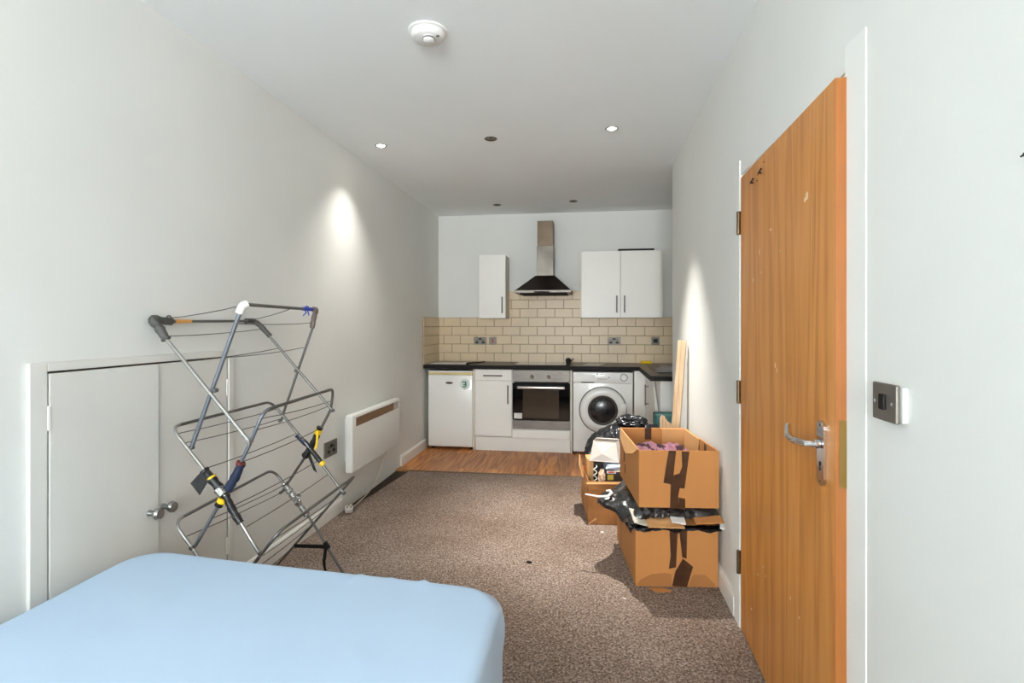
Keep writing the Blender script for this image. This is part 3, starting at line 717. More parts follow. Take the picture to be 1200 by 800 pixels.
def crease(x, y):
    z = 0
    # long curved fold in the middle of the sheet, and small ones at the foot edge
    for (x0, y0, x1, y1, bend, hgt, wd) in ((.285, .60, .435, .36, .035, .0035, .007), (.315, .59, .47, .36, .035, .0025, .006), (.22, .965, .17, .86, 0, .007, .007), (.305, .965, .30, .88, 0, .004, .006), (.385, .97, .43, .87, .01, .008, .009), (-.40, .56, -.22, .64, 0, .0015, .015)):
        dx, dy = x1-x0, y1-y0; L2 = dx*dx+dy*dy; t = ((x-x0)*dx+(y-y0)*dy)/L2
        if -.1 < t < 1.1:
            tt = min(1, max(0, t)); px = x0+dx*tt - dy*bend*4*tt*(1-tt)/math.sqrt(L2); py = y0+dy*tt + dx*bend*4*tt*(1-tt)/math.sqrt(L2)
            d = math.hypot(x-px, y-py); z += hgt*math.exp(-(d/wd)**2)*(math.sin(PI*tt)**.5 if 0 < tt < 1 else 0)
    z += .004*noise.noise(V((x*2.2, y*2.2, 1.3)))+.001*noise.noise(V((x*6, y*6, 4)))
    return z
ZT = .505; n = 360
prof = []   # (inset, drop)
for i in range(46): prof.append((.66*(1-i/46)**1.15+.06*(i/46), 0.))
R = .032
for k in range(9): a = PI/2*k/8; prof.append((R*(1-math.sin(a)), R*(1-math.cos(a))))
for k in range(1, 12): prof.append((-.004*math.sin(k/11*PI), R+.26*k/11))
bm = B(); rings = []
base = rrect(hxm, hym, rc, n)
for j, (ins, drop) in enumerate(prof):
    ring = []
    fx, fy = (hxm-ins)/hxm, (hym-ins)/hym
    for i, (x, y, nx, ny) in enumerate(base):
        X, Y = x*fx, y*fy
        z = ZT-drop
        if drop < R: z += crease(X, Y)*(1-drop/R*.6)
        if drop >= R*.6:
            f = min(1, (drop-R*.6)/.2); w = .006*f*(noise.noise(V((x*5, y*5, drop*3)))+.6*noise.noise(V((x*17, y*17, drop*2))))
            corner = max(0, nx)*max(0, ny)*2
            w += .022*corner*math.sin(min(1, drop/.16)*PI) if drop < .16 else 0
            X += nx*w; Y += ny*w
        ring.append(bm.verts.new(RB @ V((X, Y, z))))
    rings.append(ring)
cv = bm.verts.new(RB @ V((0, 0, ZT+crease(0, 0))))
for i in range(n): bm.faces.new((cv, rings[0][i], rings[0][(i+1) % n]))
for a, b in zip(rings, rings[1:]):
    for i in range(n): bm.faces.new((a[i], b[i], b[(i+1) % n], a[(i+1) % n]))
bmesh.ops.recalc_face_normals(bm, faces=bm.faces)
o = obj('fitted_sheet', bm, SHEET, bd, True)
bm = B(); box(bm, (-.66, -.93, .20), (.66, .93, .43), .05, 4, M=RB); obj('mattress', bm, MATT, bd, True)
bm = B(); box(bm, (-.67, -.94, .05), (.67, .94, .20), .01, M=RB); obj('bed_base', bm, mat('grey_divan_fabric', (126, 136, 146), .9), bd)
bm = B()
for x in (-.6, .6):
    for y in (-.85, .85): cyl(bm, RB @ V((x, y, 0)), (0, 0, 1), .025, .055, 14)
objs('bed_foot', bm, BLACK, bd)

# ------------------------------------------------------------------ clothes airer
ca = thing('clothes_airer', 'three tier folding metal clothes airer mended with tape by the left wall', 'clothes airer', (-1.43, 2.28, 0))
F1A = [(-1.311, 1.93, .866), (-1.685, 1.925, 1.285), (-1.708, 1.92, 1.335), (-1.716, 2.56, 1.342), (-1.666, 2.585, 1.289), (-1.32, 2.64, .874)]
F1B = [(-1.569, 1.94, .831), (-1.366, 1.94, 1.35), (-1.34, 1.94, 1.40), (-1.41, 2.64, 1.401), (-1.429, 2.645, 1.324), (-1.617, 2.65, .813)]
F2a = [(-1.261, 1.93, .419), (-1.421, 1.93, .658), (-1.648, 1.925, .914), (-1.666, 2.64, .916), (-1.448, 2.64, .674), (-1.258, 2.64, .445)]
F2b = [(-1.558, 1.945, .435), (-1.421, 1.945, .658), (-1.311, 1.945, .866), (-1.262, 1.945, .985), (-1.322, 2.655, .988), (-1.340, 2.655, .874), (-1.448, 2.655, .674), (-1.612, 2.655, .434)]
F3a = [(-1.262, 1.93, .012), (-1.41, 1.93, .24), (-1.554, 1.93, .432), (-1.640, 1.93, .535), (-1.656, 2.64, .556), (-1.429, 2.64, .28), (-1.25, 2.64, .012)]
F3b = [(-1.66, 1.945, .012), (-1.41, 1.945, .245), (-1.261, 1.945, .432), (-1.195, 1.945, .515), (-1.206, 2.655, .533), (-1.429, 2.655, .28), (-1.668, 2.655, .012)]
def frame(name, pts, m, r, fil, near=None):
    bm = B(); tube(bm, fillet(pts, fil), r, 10)
    if near:
        for f in bm.faces:
            if f.calc_center_median().y < 1.99: f.material_index = 1
    return obj(name, bm, [m, near] if near else m, ca, True)
bm = B(); tube(bm, F1A[:2], .0075, 10); obj('leg_tube', bm, TUBEL, ca, True)
bm = B(); tube(bm, F1A[4:], .0065, 10); obj('leg_tube', bm, TUBE, ca, True)
bm = B(); tube(bm, F1A[2:4], .0065, 10); br_ = obj('cross_bar', bm, TUBE, ca, True)
bm = B(); tube(bm, [(-1.7092, 2.02, 1.3361), (-1.7106, 2.11, 1.3371)], .0085, 10); obj('tape_band', bm, OTAPE, br_, True, label='orange tape band')
bm = B(); tube(bm, [(-1.569, 1.94, .831), (-1.366, 1.94, 1.35), (-1.352, 1.94, 1.385)], .0085, 10); obj('leg_tube', bm, TUBEB, ca, True)
bm = B(); tube(bm, F1B[4:], .0065, 10); obj('leg_tube', bm, TUBE, ca, True)
bm = B(); tube(bm, [(-1.335, 1.94, 1.402), (-1.41, 2.64, 1.401)], .0075, 10); cb = obj('cross_bar', bm, TUBE, ca, True)
frame('shelf_loop', F2a, TUBE, .0068, [0, 0, .05, .06, 0, 0], TUBEL); frame('shelf_loop', F2b, TUBE, .0072, [0, 0, .08, .16, .06, 0, 0, 0], TUBEB)
frame('shelf_loop', F3a, TUBE, .0068, [0, .05, .05, .05, .06, .0, 0], TUBEL); frame('shelf_loop', F3b, TUBE, .0068, [0, 0, .1, .12, .02, 0, 0])
# joints
def chunk(name, pts, r, m, lab=None, seg=10, jit=.0, parent=None):
    bm = B(); P = fillet(pts, .02, 4)
    P2 = []
    for a, b in zip(P, P[1:]):
        k = max(1, int((b-a).length/.006))
        for i in range(k): P2.append(a.lerp(b, i/k))
    P2.append(P[-1])
    tube(bm, P2, [r*(1+jit*noise.noise(V((i*1.7, r*50, 3)))) for i in range(len(P2))], seg)
    return obj(name, bm, m, parent or ca, True, label=lab)
J = [V(p) for p in (F1A[1], F1A[2])]
chunk('corner_joint', [(-1.668, 1.927, 1.262), (-1.700, 1.92, 1.318), (-1.712, 1.90, 1.345), (-1.708, 1.955, 1.338), (-1.709, 2.0, 1.336)], .017, JOINT, 'chunky dark plastic corner joint', 12, .35)
chunk('corner_joint', [(-1.716, 2.50, 1.342), (-1.716, 2.56, 1.344), (-1.69, 2.575, 1.322), (-1.64, 2.59, 1.262)], .013, JOINT, None, 10, .15)
chunk('corner_joint', [(-1.36, 1.94, 1.368), (-1.347, 1.94, 1.398), (-1.337, 1.955, 1.404)], .016, JOINTW, 'white plastic corner joint', 12)
chunk('corner_joint', [(-1.405, 2.60, 1.402), (-1.41, 2.64, 1.402), (-1.424, 2.642, 1.37), (-1.438, 2.645, 1.305)], .013, JOINTB, 'brown grey corner joint', 10, .2)
bm = B(); tube(bm, [(-1.3925, 2.47, 1.4015), (-1.404, 2.58, 1.4015)], .0095, 10)
tube(bm, [(-1.393, 2.49, 1.40), (-1.385, 2.49, 1.382), (-1.378, 2.45, 1.368)], .003, 6); tube(bm, [(-1.398, 2.52, 1.40), (-1.39, 2.52, 1.385), (-1.392, 2.53, 1.37)], .003, 6); tube(bm, [(-1.393, 2.48, 1.402), (-1.39, 2.50, 1.415), (-1.395, 2.53, 1.413)], .003, 6)
obj('twist_tie', bm, BTIE, cb, True, label='blue twist tie')
bm = B(); cyl(bm, (-1.311, 1.918, .866), (0, 1, 0), .009, .03, 14, .002); obj('pivot_cap', bm, TUBEL, ca, True)
bm = B()
for p in ((-1.569, 1.93, .831), (-1.558, 1.92, .436), (-1.261, 1.92, .432), (-1.46, 1.925, 1.062)): cyl(bm, p, (0, 1, 0), .0085, .022, 12, .002)
for p in ((-1.32, 2.632, .874), (-1.617, 2.632, .813), (-1.612, 2.632, .434), (-1.258, 2.632, .445), (-1.429, 2.632, .28), (-1.526, 2.632, 1.08)): cyl(bm, p, (0, 1, 0), .008, .02, 12, .002)
objs('rivet', bm, TUBE, ca, True)
# tape at the two middle crossings
chunk('tape_wrap', [(-1.505, 1.93, .748), (-1.46, 1.93, .70), (-1.425, 1.935, .662)], .017, ETAPE, None, 10, .4)
bm = B(); quadprism(bm, [(-1.505, 1.912, .745), (-1.545, 1.905, .70), (-1.505, 1.905, .655), (-1.475, 1.915, .71)], (0, 1, 0), .003); obj('tape_flap', bm, ETAPE, ca, label='loose flap of black tape')
chunk('tape_wrap', [(-1.352, 1.94, .775), (-1.375, 1.94, .725), (-1.41, 1.94, .672)], .017, BTAPE, 'dark blue tape wrap', 10, .35)
chunk('tape_wrap', [(-1.350, 1.938, .782), (-1.354, 1.938, .774)], .0175, mat('maroon_tape', (110, 44, 38), .5), 'dark red tape end', 10)
chunk('tape_wrap', [(-1.415, 1.935, .648), (-1.38, 1.93, .59), (-1.348, 1.93, .545)], .014, ETAPE, None, 10, .35)
chunk('tape_wrap', [(-1.425, 1.94, .648), (-1.45, 1.94, .605)], .015, ETAPE, None, 10, .3)
chunk('tape_band', [(-1.475, 1.93, .720), (-1.470, 1.93, .714)], .0185, YTAPE, 'yellow tape band', 12)
chunk('tape_band', [(-1.424, 1.935, .64), (-1.434, 1.935, .622)], .0185, YTAPE, 'yellow tape band', 12)
chunk('tape_wrap', [(-1.436, 1.922, .678), (-1.412, 1.92, .655)], .02, FOIL, 'silver foil tape lump', 12, .3)
chunk('tape_wrap', [(-1.520, 2.64, .742), (-1.48, 2.645, .702), (-1.45, 2.65, .676)], .013, BTAPE, 'dark blue tape wrap', 10, .3)
chunk('tape_wrap', [(-1.395, 2.65, .785), (-1.42, 2.65, .725), (-1.45, 2.65, .672)], .016, ETAPE, None, 10, .3)
chunk('tape_band', [(-1.401, 2.65, .772), (-1.412, 2.65, .748)], .0185, YTAPE, 'yellow tape band', 12)
bm = B(); quadprism(bm, [(-1.392, 2.63, .765), (-1.404, 2.63, .77), (-1.41, 2.628, .70), (-1.418, 2.628, .665), (-1.402, 2.628, .68)], (0, 1, 0), .003); obj('tape_flap', bm, YTAPE, ca, label='loose strip of yellow tape')
chunk('tape_wrap', [(-1.445, 2.645, .668), (-1.405, 2.64, .625), (-1.372, 2.64, .588)], .013, ETAPE, None, 10, .25)
chunk('tape_band', [(-1.385, 2.64, .603), (-1.372, 2.64, .588)], .0155, YTAPE, 'yellow tape band', 12)
chunk('tape_wrap', [(-1.452, 2.652, .668), (-1.485, 2.655, .625)], .018, ETAPE, None, 10, .4)
bm = B(); quadprism(bm, [(-1.452, 2.63, .63), (-1.442, 2.63, .65), (-1.40, 2.625, .55), (-1.42, 2.625, .565)], (0, 1, 0), .003); obj('tape_flap', bm, ETAPE, ca)
chunk('tape_wrap', [(-1.592, 2.64, .482), (-1.53, 2.64, .405), (-1.462, 2.64, .32)], .016, FOIL, 'crumpled silver foil tape repair', 12, .6)
bm = B(); quadprism(bm, [(-1.53, 2.62, .40), (-1.50, 2.615, .45), (-1.485, 2.618, .43), (-1.515, 2.62, .38)], (0, 1, 0), .006); obj('tape_flap', bm, FOIL, ca)
# wires
WIRES = [((-1.679, 1.93, 1.276), (-1.69, 2.585, 1.30)), ((-1.373, 1.94, 1.327), (-1.434, 2.64, 1.333)), ((-1.421, 1.94, 1.192), (-1.482, 2.64, 1.203)), ((-1.599, 1.93, 1.174), (-1.60, 2.6, 1.20)),
 ((-1.626, 1.93, .887), (-1.636, 2.64, .876)), ((-1.592, 1.93, .851), (-1.593, 2.64, .83)), ((-1.502, 1.93, .752), (-1.525, 2.64, .748)), ((-1.286, 1.94, .91), (-1.345, 2.64, .896)), ((-1.34, 1.94, .785), (-1.4, 2.64, .774)), ((-1.272, 1.94, .954), (-1.334, 2.64, .923)),
 ((-1.58, 1.93, .481), (-1.568, 2.64, .455)), ((-1.483, 1.94, .551), (-1.573, 2.64, .485)), ((-1.322, 1.93, .532), (-1.348, 2.64, .539)), ((-1.384, 1.93, .609), (-1.405, 2.64, .608)), ((-1.211, 1.94, .488), (-1.27, 2.64, .445)), ((-1.285, 1.94, .402), (-1.345, 2.64, .37)), ((-1.34, 1.94, .33), (-1.42, 2.64, .285)), ((-1.47, 1.94, .18), (-1.539, 2.64, .153)),
 ((-1.707, 1.97, 1.348), (-1.35, 1.95, 1.40)), ((-1.71, 2.53, 1.348), (-1.385, 2.37, 1.402))]
for a, b in WIRES:
    a = V(a); b = V(b); bm = B(); mid = (a+b)/2-V((0, 0, .006)); tube(bm, [a, a.lerp(mid, .5)-V((0, 0, .002)), mid, mid.lerp(b, .5)-V((0, 0, .002)), b], .0019, 6); obj('wire', bm, WIRE, ca, True)
bm = B(); tube(bm, [(-1.722, 1.985, 1.33), (-1.712, 1.985, 1.36), (-1.702, 1.988, 1.358), (-1.70, 1.99, 1.33), (-1.71, 1.988, 1.322)], .003, 6, .01); obj('wire_ring', bm, WIRE, ca, True)
bm = B(); quadprism(bm, [(-1.53, 2.632, .150), (-1.345, 2.625, .158), (-1.345, 2.625, .178), (-1.53, 2.632, .168)], (0, 1, 0), .004)
quadprism(bm, [(-1.358, 2.622, .172), (-1.340, 2.622, .172), (-1.350, 2.618, .09), (-1.343, 2.618, .03), (-1.353, 2.618, .03), (-1.366, 2.618, .09)], (0, 1, 0), .003)
tube(bm, [(-1.365, 2.64, .185), (-1.34, 2.64, .155)], .012, 10)
obj('strap', bm, STRAP, ca, label='black fabric strap knotted round the far legs')

# ------------------------------------------------------------------ cardboard boxes
def crumple(bm, amp, sc, seed=0, power=1):
    for v in bm.verts:
        p = v.co*sc+V((seed, seed*1.3, 0)); d = V((noise.noise(p), noise.noise(p+V((31, 0, 0))), noise.noise(p+V((0, 57, 0)))))
        v.co += d*amp
AX = math.atan2(.1, .995)
def box_frame(x, y, z): return Matrix.Translation((x, y, z)) @ Matrix.Rotation(AX, 4, 'Z')
def open_box(bm, w, d, h, t=.006, dips=None):
    box(bm, (0, 0, 0), (w, t, h), .0015, 1); box(bm, (0, d-t, 0), (w, d, h), .0015, 1); box(bm, (0, t, 0), (t, d-t, h), .0015, 1); box(bm, (w-t, t, 0), (w, d-t, h), .0015, 1); box(bm, (t, t, 0), (w-t, d-t, t))
UB = box_frame(.255, 2.765, .402); uw, ud, uh = .398, .60, .288
ub = thing('cardboard_box', 'open brown cardboard box full of mauve clothes, on top of another box', 'cardboard box', UB.translation)
bm = B(); open_box(bm, uw, ud, uh); bmesh.ops.transform(bm, matrix=UB, verts=bm.verts); obj('box_shell', bm, CARD, ub)
bm = B(); box(bm, (.255, ud-.014, .05), (uw-.008, ud-.007, uh-.004)); box(bm, (uw-.0125, .30, .05), (uw-.007, ud-.02, uh-.002)); bmesh.ops.transform(bm, matrix=UB, verts=bm.verts); obj('inner_flap', bm, CARDIN, ub)
def fx(u): return (u-520)/565*uw          # front face, x from drawing units
def fz(v): return uh-(v-395)/380*uh
def tape_on_front(bm, polys, FX, FZ, out=-.0015):
    for p in polys: quadprism(bm, [(FX(u), 0, FZ(v)) for u, v in p], (0, -1, 0), .0015)
bm = B()
tape_on_front(bm, [[(730, 394), (782, 396), (756, 622), (692, 608)], [(820, 398), (876, 402), (842, 646), (788, 640), (800, 560), (825, 500)], [(744, 605), (760, 560), (805, 545), (808, 640), (796, 700), (802, 778), (738, 776)], [(800, 705), (846, 712), (846, 786), (800, 780)]], fx, fz)
for a, b in (((.15, ud-.0165), (.19, ud-.0065)),): box(bm, (a[0], a[1]+.0075, uh-.07), (b[0], b[1]-.0005, uh+.002)); 
box(bm, (.16, ud-.0075, uh-.045), (.185, ud-.006, uh+.001)); box(bm, (uw-.0078, .18, .09), (uw-.006, .215, uh-.01))
bmesh.ops.transform(bm, matrix=UB, verts=bm.verts); objs('packing_tape', bm, TAPE, ub, label='dark brown parcel tape')
bm = B(); box(bm, (-.001, .43, .12), (.001, .455, .215)); box(bm, (-.001, .40, .06), (.001, .415, .11)); bmesh.ops.transform(bm, matrix=UB, verts=bm.verts); objs('hand_hole', bm, DARK, ub)
bm = B(); quadprism(bm, [(-.002, .03, uh), (-.002, .57, uh), (-.012, .50, uh-.05), (-.02, .30, uh-.085), (-.012, .10, uh-.04)], (1, 0, 0), .002); bmesh.ops.transform(bm, matrix=UB, verts=bm.verts); obj('side_flap', bm, CARDIN, ub, label='side flap folded down outside')
LB = box_frame(.238, 2.768, 0.003); lw, ld, lh = .412, .60, .29
lb = thing('cardboard_box', 'brown cardboard box on the carpet supporting the open box of clothes', 'cardboard box', LB.translation)
bm = B(); open_box(bm, lw, ld, lh); bmesh.ops.transform(bm, matrix=LB, verts=bm.verts); obj('box_shell', bm, CARD, lb)
def gx(u): return (u-490)/560*lw
def gz(v): return lh-(v-305)/365*lh
bm = B(); tape_on_front(bm, [[(720, 308), (776, 308), (768, 470), (765, 545), (716, 556), (728, 470)], [(784, 304), (840, 304), (836, 490), (806, 480)], [(812, 490), (880, 540), (838, 668), (738, 664), (760, 570)]], gx, gz)
box(bm, (-.0015, .45, .02), (0, .475, lh-.01)); bmesh.ops.transform(bm, matrix=LB, verts=bm.verts); objs('packing_tape', bm, TAPE, lb, label='dark brown parcel tape')
bm = B(); quadprism(bm, [(gx(500), -.001, gz(662)), (gx(520), -.001, gz(630)), (gx(600), -.001, gz(592)), (gx(690), -.001, gz(582)), (gx(735), -.001, gz(590)), (gx(735), -.001, gz(664))], (0, -1, 0), .001)
quadprism(bm, [(gx(880), -.001, gz(590)), (gx(960), -.001, gz(590)), (gx(1030), -.001, gz(650)), (gx(1020), -.001, gz(666)), (gx(845), -.001, gz(666))], (0, -1, 0), .001)
bmesh.ops.transform(bm, matrix=LB, verts=bm.verts); obj('dark_patch', bm, mat('darker_cardboard', (160, 106, 56), .85), lb, label='darker patch low on the front')  # two slightly darker areas along the bottom of the front face
for pts, nm in (([(0, .0, lh), (lw, .0, lh), (lw-.02, .17, lh+.035), (.02, .18, lh+.028)], 'flap'), ([(0, ld, lh), (lw, ld, lh), (lw-.02, ld-.17, lh+.03), (.02, ld-.17, lh+.03)], 'flap')):
    bm = B(); quadprism(bm, pts, (0, 0, 1), .005); bmesh.ops.transform(bm, matrix=LB, verts=bm.verts); obj(nm, bm, CARD, lb)
# crushed polythene between the boxes
bm = B(); nu, nv = 70, 60; top = []; bot = []
for i in range(nu+1):
    ra, rb = [], []
    for j in range(nv+1):
        u, v = i/nu, j/nv
        x = -.03+u*.45; y = .006+v*.55
        if u < .25:                     # drooping tongue on the left, longest around the middle
            k = (.25-u)/.25; x -= .13*k*math.exp(-((v-.5)/.22)**2)
        zt = .392-.003; 
        edge = min(u/.12, (1-u)/.04, v/.03, 1)
        nz = noise.noise(V((x*14, y*14, 2)))*.5+.5; rid = abs(noise.noise(V((x*26, y*20, 9))))
        zt = .396-.02*max(0, 1-edge)-.012*rid*(1 if edge < 1 else .3)
        if u < .2: zt -= .055*((.2-u)/.2)*(.4+nz) - .03*math.exp(-((v-.55)/.2)**2)*(.2-u)/.2
        if v < .03: zt -= .01*nz
        zt -= .010*abs(noise.noise(V((x*40, y*40, 3))))*(1 if edge < 1 else .2)
        th = .012+.02*nz
        ra.append(bm.verts.new(LB @ V((x, y, zt)))); rb.append(bm.verts.new(LB @ V((x, y, max(zt-th, lh+.036 if x > 0.0 else zt-th)))))
    top.append(ra); bot.append(rb)
for i in range(nu):
    for j in range(nv):
        bm.faces.new((top[i][j], top[i+1][j], top[i+1][j+1], top[i][j+1])); bm.faces.new((bot[i][j], bot[i][j+1], bot[i+1][j+1], bot[i+1][j]))
for i in range(nu):
    bm.faces.new((top[i][0], bot[i][0], bot[i+1][0], top[i+1][0])); bm.faces.new((top[i][nv], top[i+1][nv], bot[i+1][nv], bot[i][nv]))
for j in range(nv):
    bm.faces.new((top[0][j], top[0][j+1], bot[0][j+1], bot[0][j])); bm.faces.new((top[nu][j], bot[nu][j], bot[nu][j+1], top[nu][j+1]))
bmesh.ops.recalc_face_normals(bm, faces=bm.faces)
pb = tag(obj('polythene_sheet', bm, PLASTIC, smooth=True), 'crushed black polythene squashed between the two stacked boxes', 'plastic sheet')
bm = B(); P = [(-.10, .14, .345), (-.02, .03, .325), (.03, -.012, .30), (.07, -.014, .296), (.05, -.02, .285), (-.03, .0, .29), (-.10, .12, .335)]
# folded-over strip along the left rim of the lower box
bm2 = B(); rows = []
for i in range(31):
    t = i/30; y = .46-.47*t; row = []
    for k in range(9):
        s = k/8; x = .03-.055*s-.02*math.sin(t*PI)*s; z = .372-.045*t-(.045+.012*t)*s*s + .012*noise.noise(V((t*12, s*5, 5)))
        row.append(bm2.verts.new(LB @ V((x, y, z))))
    rows.append(row)
for a, b in zip(rows, rows[1:]):
    for k in range(8): bm2.faces.new((a[k], a[k+1], b[k+1], b[k]))
bm.free()
rows = []
for i in range(61):
    t = i/60; x = -.03+.455*t; row = []
    for k in range(9):
        s = k/8; nz = noise.noise(V((t*11, s*3, 8)))
        drop = .008+.012*math.sin(t*9)**2+.010*nz
        y = .02-.030*min(1, s*1.8)-.005*nz*s; z = lh+.014-(.006+drop)*s*s+.006*noise.noise(V((t*20, s*6, 2)))
        row.append(bm2.verts.new(LB @ V((x, y, z))))
    rows.append(row)
for a, b in zip(rows, rows[1:]):
    for k in range(8): bm2.faces.new((a[k], a[k+1], b[k+1], b[k]))
bmesh.ops.solidify(bm2, geom=bm2.faces[:], thickness=.003)
obj('overhang', bm2, PLASTIC, pb, True)
random.seed(5)
bits = [(.055, -.045, .312, .18, .11, .03, .03, CARDIN, 'flattened cardboard wedged under the open box, at the front middle', 'cardboard_sheet', 'cardboard', .30), (.29, -.042, .330, .135, .11, -.08, -.05, CARD, 'short torn cardboard flap sticking out at the right front corner', 'cardboard_sheet', 'cardboard', .25), (-.012, -.035, .330, .095, .11, .28, .20, mat('grey_white_board', (198, 192, 178), .7), 'grey white folded card tucked under the left front corner of the open box', 'card_sheet', 'card', .35), (.17, -.040, .336, .07, .09, .08, -.06, PAPER, 'small white paper strip jutting from between the boxes', 'paper_sheet', 'paper', .22), (.405, -.045, .312, .04, .08, .2, -.2, PAPER, 'white paper corner poking out by the wall between the boxes', 'paper_sheet', 'paper', .4)]
for x, y, z, w, d, ry, rz, m_, lab, nm, cat, rx in bits:
    bm = B(); M = LB @ Matrix.Translation((x, y, z)) @ Matrix.Rotation(rz, 4, 'Z') @ Matrix.Rotation(ry, 4, 'Y') @ Matrix.Rotation(rx, 4, 'X')
    box(bm, (0, 0, 0), (w, d, .006), M=M); bmesh.ops.subdivide_edges(bm, edges=bm.edges[:], cuts=3, use_grid_fill=True); crumple(bm, .003, 30, x*9)
    tag(obj(nm, bm, m_), lab, cat)
bm = B(); tube(bm, [(-.015, 3.0, .378), (.06, 2.985, .372), (.11, 2.99, .375), (.13, 3.01, .388), (.12, 3.03, .395), (.10, 3.03, .392)], [.004, .006, .008, .009, .007, .004], 8)
bmesh.ops.transform(bm, matrix=Matrix.Translation((0, 0, .006)), verts=bm.verts)
tag(obj('plastic_strip', bm, mat('white_plastic', (226, 220, 214), .4), smooth=True), 'white plastic strip poking out of the black polythene', 'strip')

# clothes in the upper box
def garment(name, label, x0, x1, y0, y1, z, m, seed, amp=.035):
    bm = B(); nx, ny = 50, 44; g = []
    for i in range(nx+1):
        r_ = []
        for j in range(ny+1):
            u, v = i/nx, j/ny; x = x0+(x1-x0)*u; y = y0+(y1-y0)*v
            dome = (math.sin(PI*u)*math.sin(PI*v))**.45
            f = noise.noise(V((x*9+seed, y*7, seed)))*.6+abs(noise.noise(V((x*17, y*13+seed, 2))))*.9+.7*abs(noise.noise(V((x*34+seed, y*22, 5))))
            q = V((x+.012*noise.noise(V((u*6, v*6, seed))), y+.012*noise.noise(V((u*6, v*6, seed+9))), z+amp*dome*(.5+f)))
            r_.append(bm.verts.new(UB @ q))
        g.append(r_)
    for i in range(nx):
        for j in range(ny): bm.faces.new((g[i][j], g[i+1][j], g[i+1][j+1], g[i][j+1]))
    bmesh.ops.solidify(bm, geom=bm.faces[:], thickness=.006)
    return tag(obj(name, bm, m, smooth=True), label, 'clothing', 'clothes in the open box')
garment('garment', 'dark underlayer of clothing filling the open cardboard box', .02, uw-.03, .03, ud-.03, .17, mat('dark_maroon_cloth', (74, 44, 54), .9), 1.0)
garment('garment', 'mauve garment with dark edging on the left in the open box', .04, .22, .14, .50, .205, MAUVE, 4.2, .036)
garment('garment', 'pinker mauve garment with dark hem on the right in the open box', .18, .34, .16, .50, .205, MAUVE2, 7.7, .038)
garment('garment', 'white cloth scrap at the front left inside the open box', .05, .15, .03, .16, .205, PAPER, 2.7, .03)

# ------------------------------------------------------------------ carton of junk
kb = thing('cardboard_box', 'battered open carton full of clutter beside the black bin bag', 'cardboard box', (.0, 3.58, .002))
KB = Matrix.Translation((.002, 3.585, .002)) @ Matrix.Rotation(.06, 4, 'Z'); kw, kd, kh = .36, .37, .285
bm = B(); open_box(bm, kw, kd, kh, .006); bmesh.ops.subdivide_edges(bm, edges=[e for e in bm.edges if e.calc_length() > .1], cuts=5, use_grid_fill=True)
for v in bm.verts:
    s = v.co.z/kh
    if v.co.x < .05: v.co.x -= .035*math.sin(PI*s)*math.sin(PI*min(1, max(0, v.co.y/kd)))+.02*s*v.co.y/kd
    v.co.z += .012*noise.noise(v.co*8)*s
    v.co.y += .012*noise.noise(v.co*7+V((5, 0, 0)))*s
bmesh.ops.transform(bm, matrix=KB, verts=bm.verts); obj('box_shell', bm, CARDOLD, kb)
bm = B(); quadprism(bm, [(-.018, .36, kh-.01), (-.03, .12, kh-.01), (-.055, .14, kh+.07), (-.045, .33, kh+.10)], (1, 0, 0), .005); bmesh.ops.transform(bm, matrix=KB, verts=bm.verts); obj('side_flap', bm, CARDIN, kb, label='left flap standing up')
bm = B(); quadprism(bm, [(-.012, -.004, kh-.004), (kw*.9, -.003, kh+.002), (kw*.9, -.008, kh-.010), (-.012, -.010, kh-.016)], (0, -1, 0), .002); quadprism(bm, [(.0, -.002, .0), (.055, -.002, .035), (.05, -.004, .05), (-.002, -.004, .006)], (0, -1, 0), .003)
bmesh.ops.transform(bm, matrix=KB, verts=bm.verts); obj('torn_edge', bm, CARDIN, kb, label='paler torn rim')
def kput(name, a, b, m, rot, label, cat, bev=.003, mats=None):
    bm = B(); c = (V(a)+V(b))/2; M = KB @ Matrix.Translation(c) @ Matrix.Rotation(rot[2], 4, 'Z') @ Matrix.Rotation(rot[1], 4, 'Y') @ Matrix.Rotation(rot[0], 4, 'X')
    h = (V(b)-V(a))/2; box(bm, -h, h, bev, M=M); return obj(name, bm, m), M, h
def kthing(name, a, b, m, rot, label, cat, bev=.003):
    o, M, h = kput(name, a, b, m, rot, label, cat, bev); tag(o, label, cat); return o, M, h
kthing('small_carton', (.0, .19, .10), (.075, .33, .385), CARDIN, (0, 0, .04), 'small tan carton standing at the left in the clutter', 'carton')
kthing('file_case', (.045, .10, .06), (.10, .172, .375), BLACK, (0, 0, 0), 'black plastic case standing behind the cream crumpled paper', 'case')
kthing('storage_tin', (.112, .175, .06), (.33, .34, .372), mat('grey_blue_tin', (92, 98, 112), .5, .2), (0, 0, .04), 'grey blue tin supporting the lampshade in the battered carton', 'tin')
o, M, h = kthing('product_box', (.125, .025, .20), (.285, .15, .345), mat('dark_brown_print', (52, 42, 34), .5), (0, 0, -.03), 'dark printed product box with a yellow square at the carton front', 'box')
def mk(name, a, b, m, lab=None):
    bm = B(); box(bm, a, b, M=M); return obj(name, bm, m, o, label=lab)
ORG[o.name] = (0, 0, 0)
mk('yellow_patch', (-h.x+.005, -h.y-.001, h.z-.055), (-h.x+.045, -h.y, h.z-.02), mat('yellow_print', (196, 170, 60), .5), 'yellow printed square')
mk('beige_lid', (-h.x+.05, -h.y, h.z), (h.x, h.y, h.z+.002), mat('beige_lid_print', (206, 194, 172), .6), 'beige lid')
mk('white_label', (-h.x, -h.y-.0012, h.z-.012), (-h.x+.06, -h.y-.0002, h.z+.006), PAPER, 'white label')
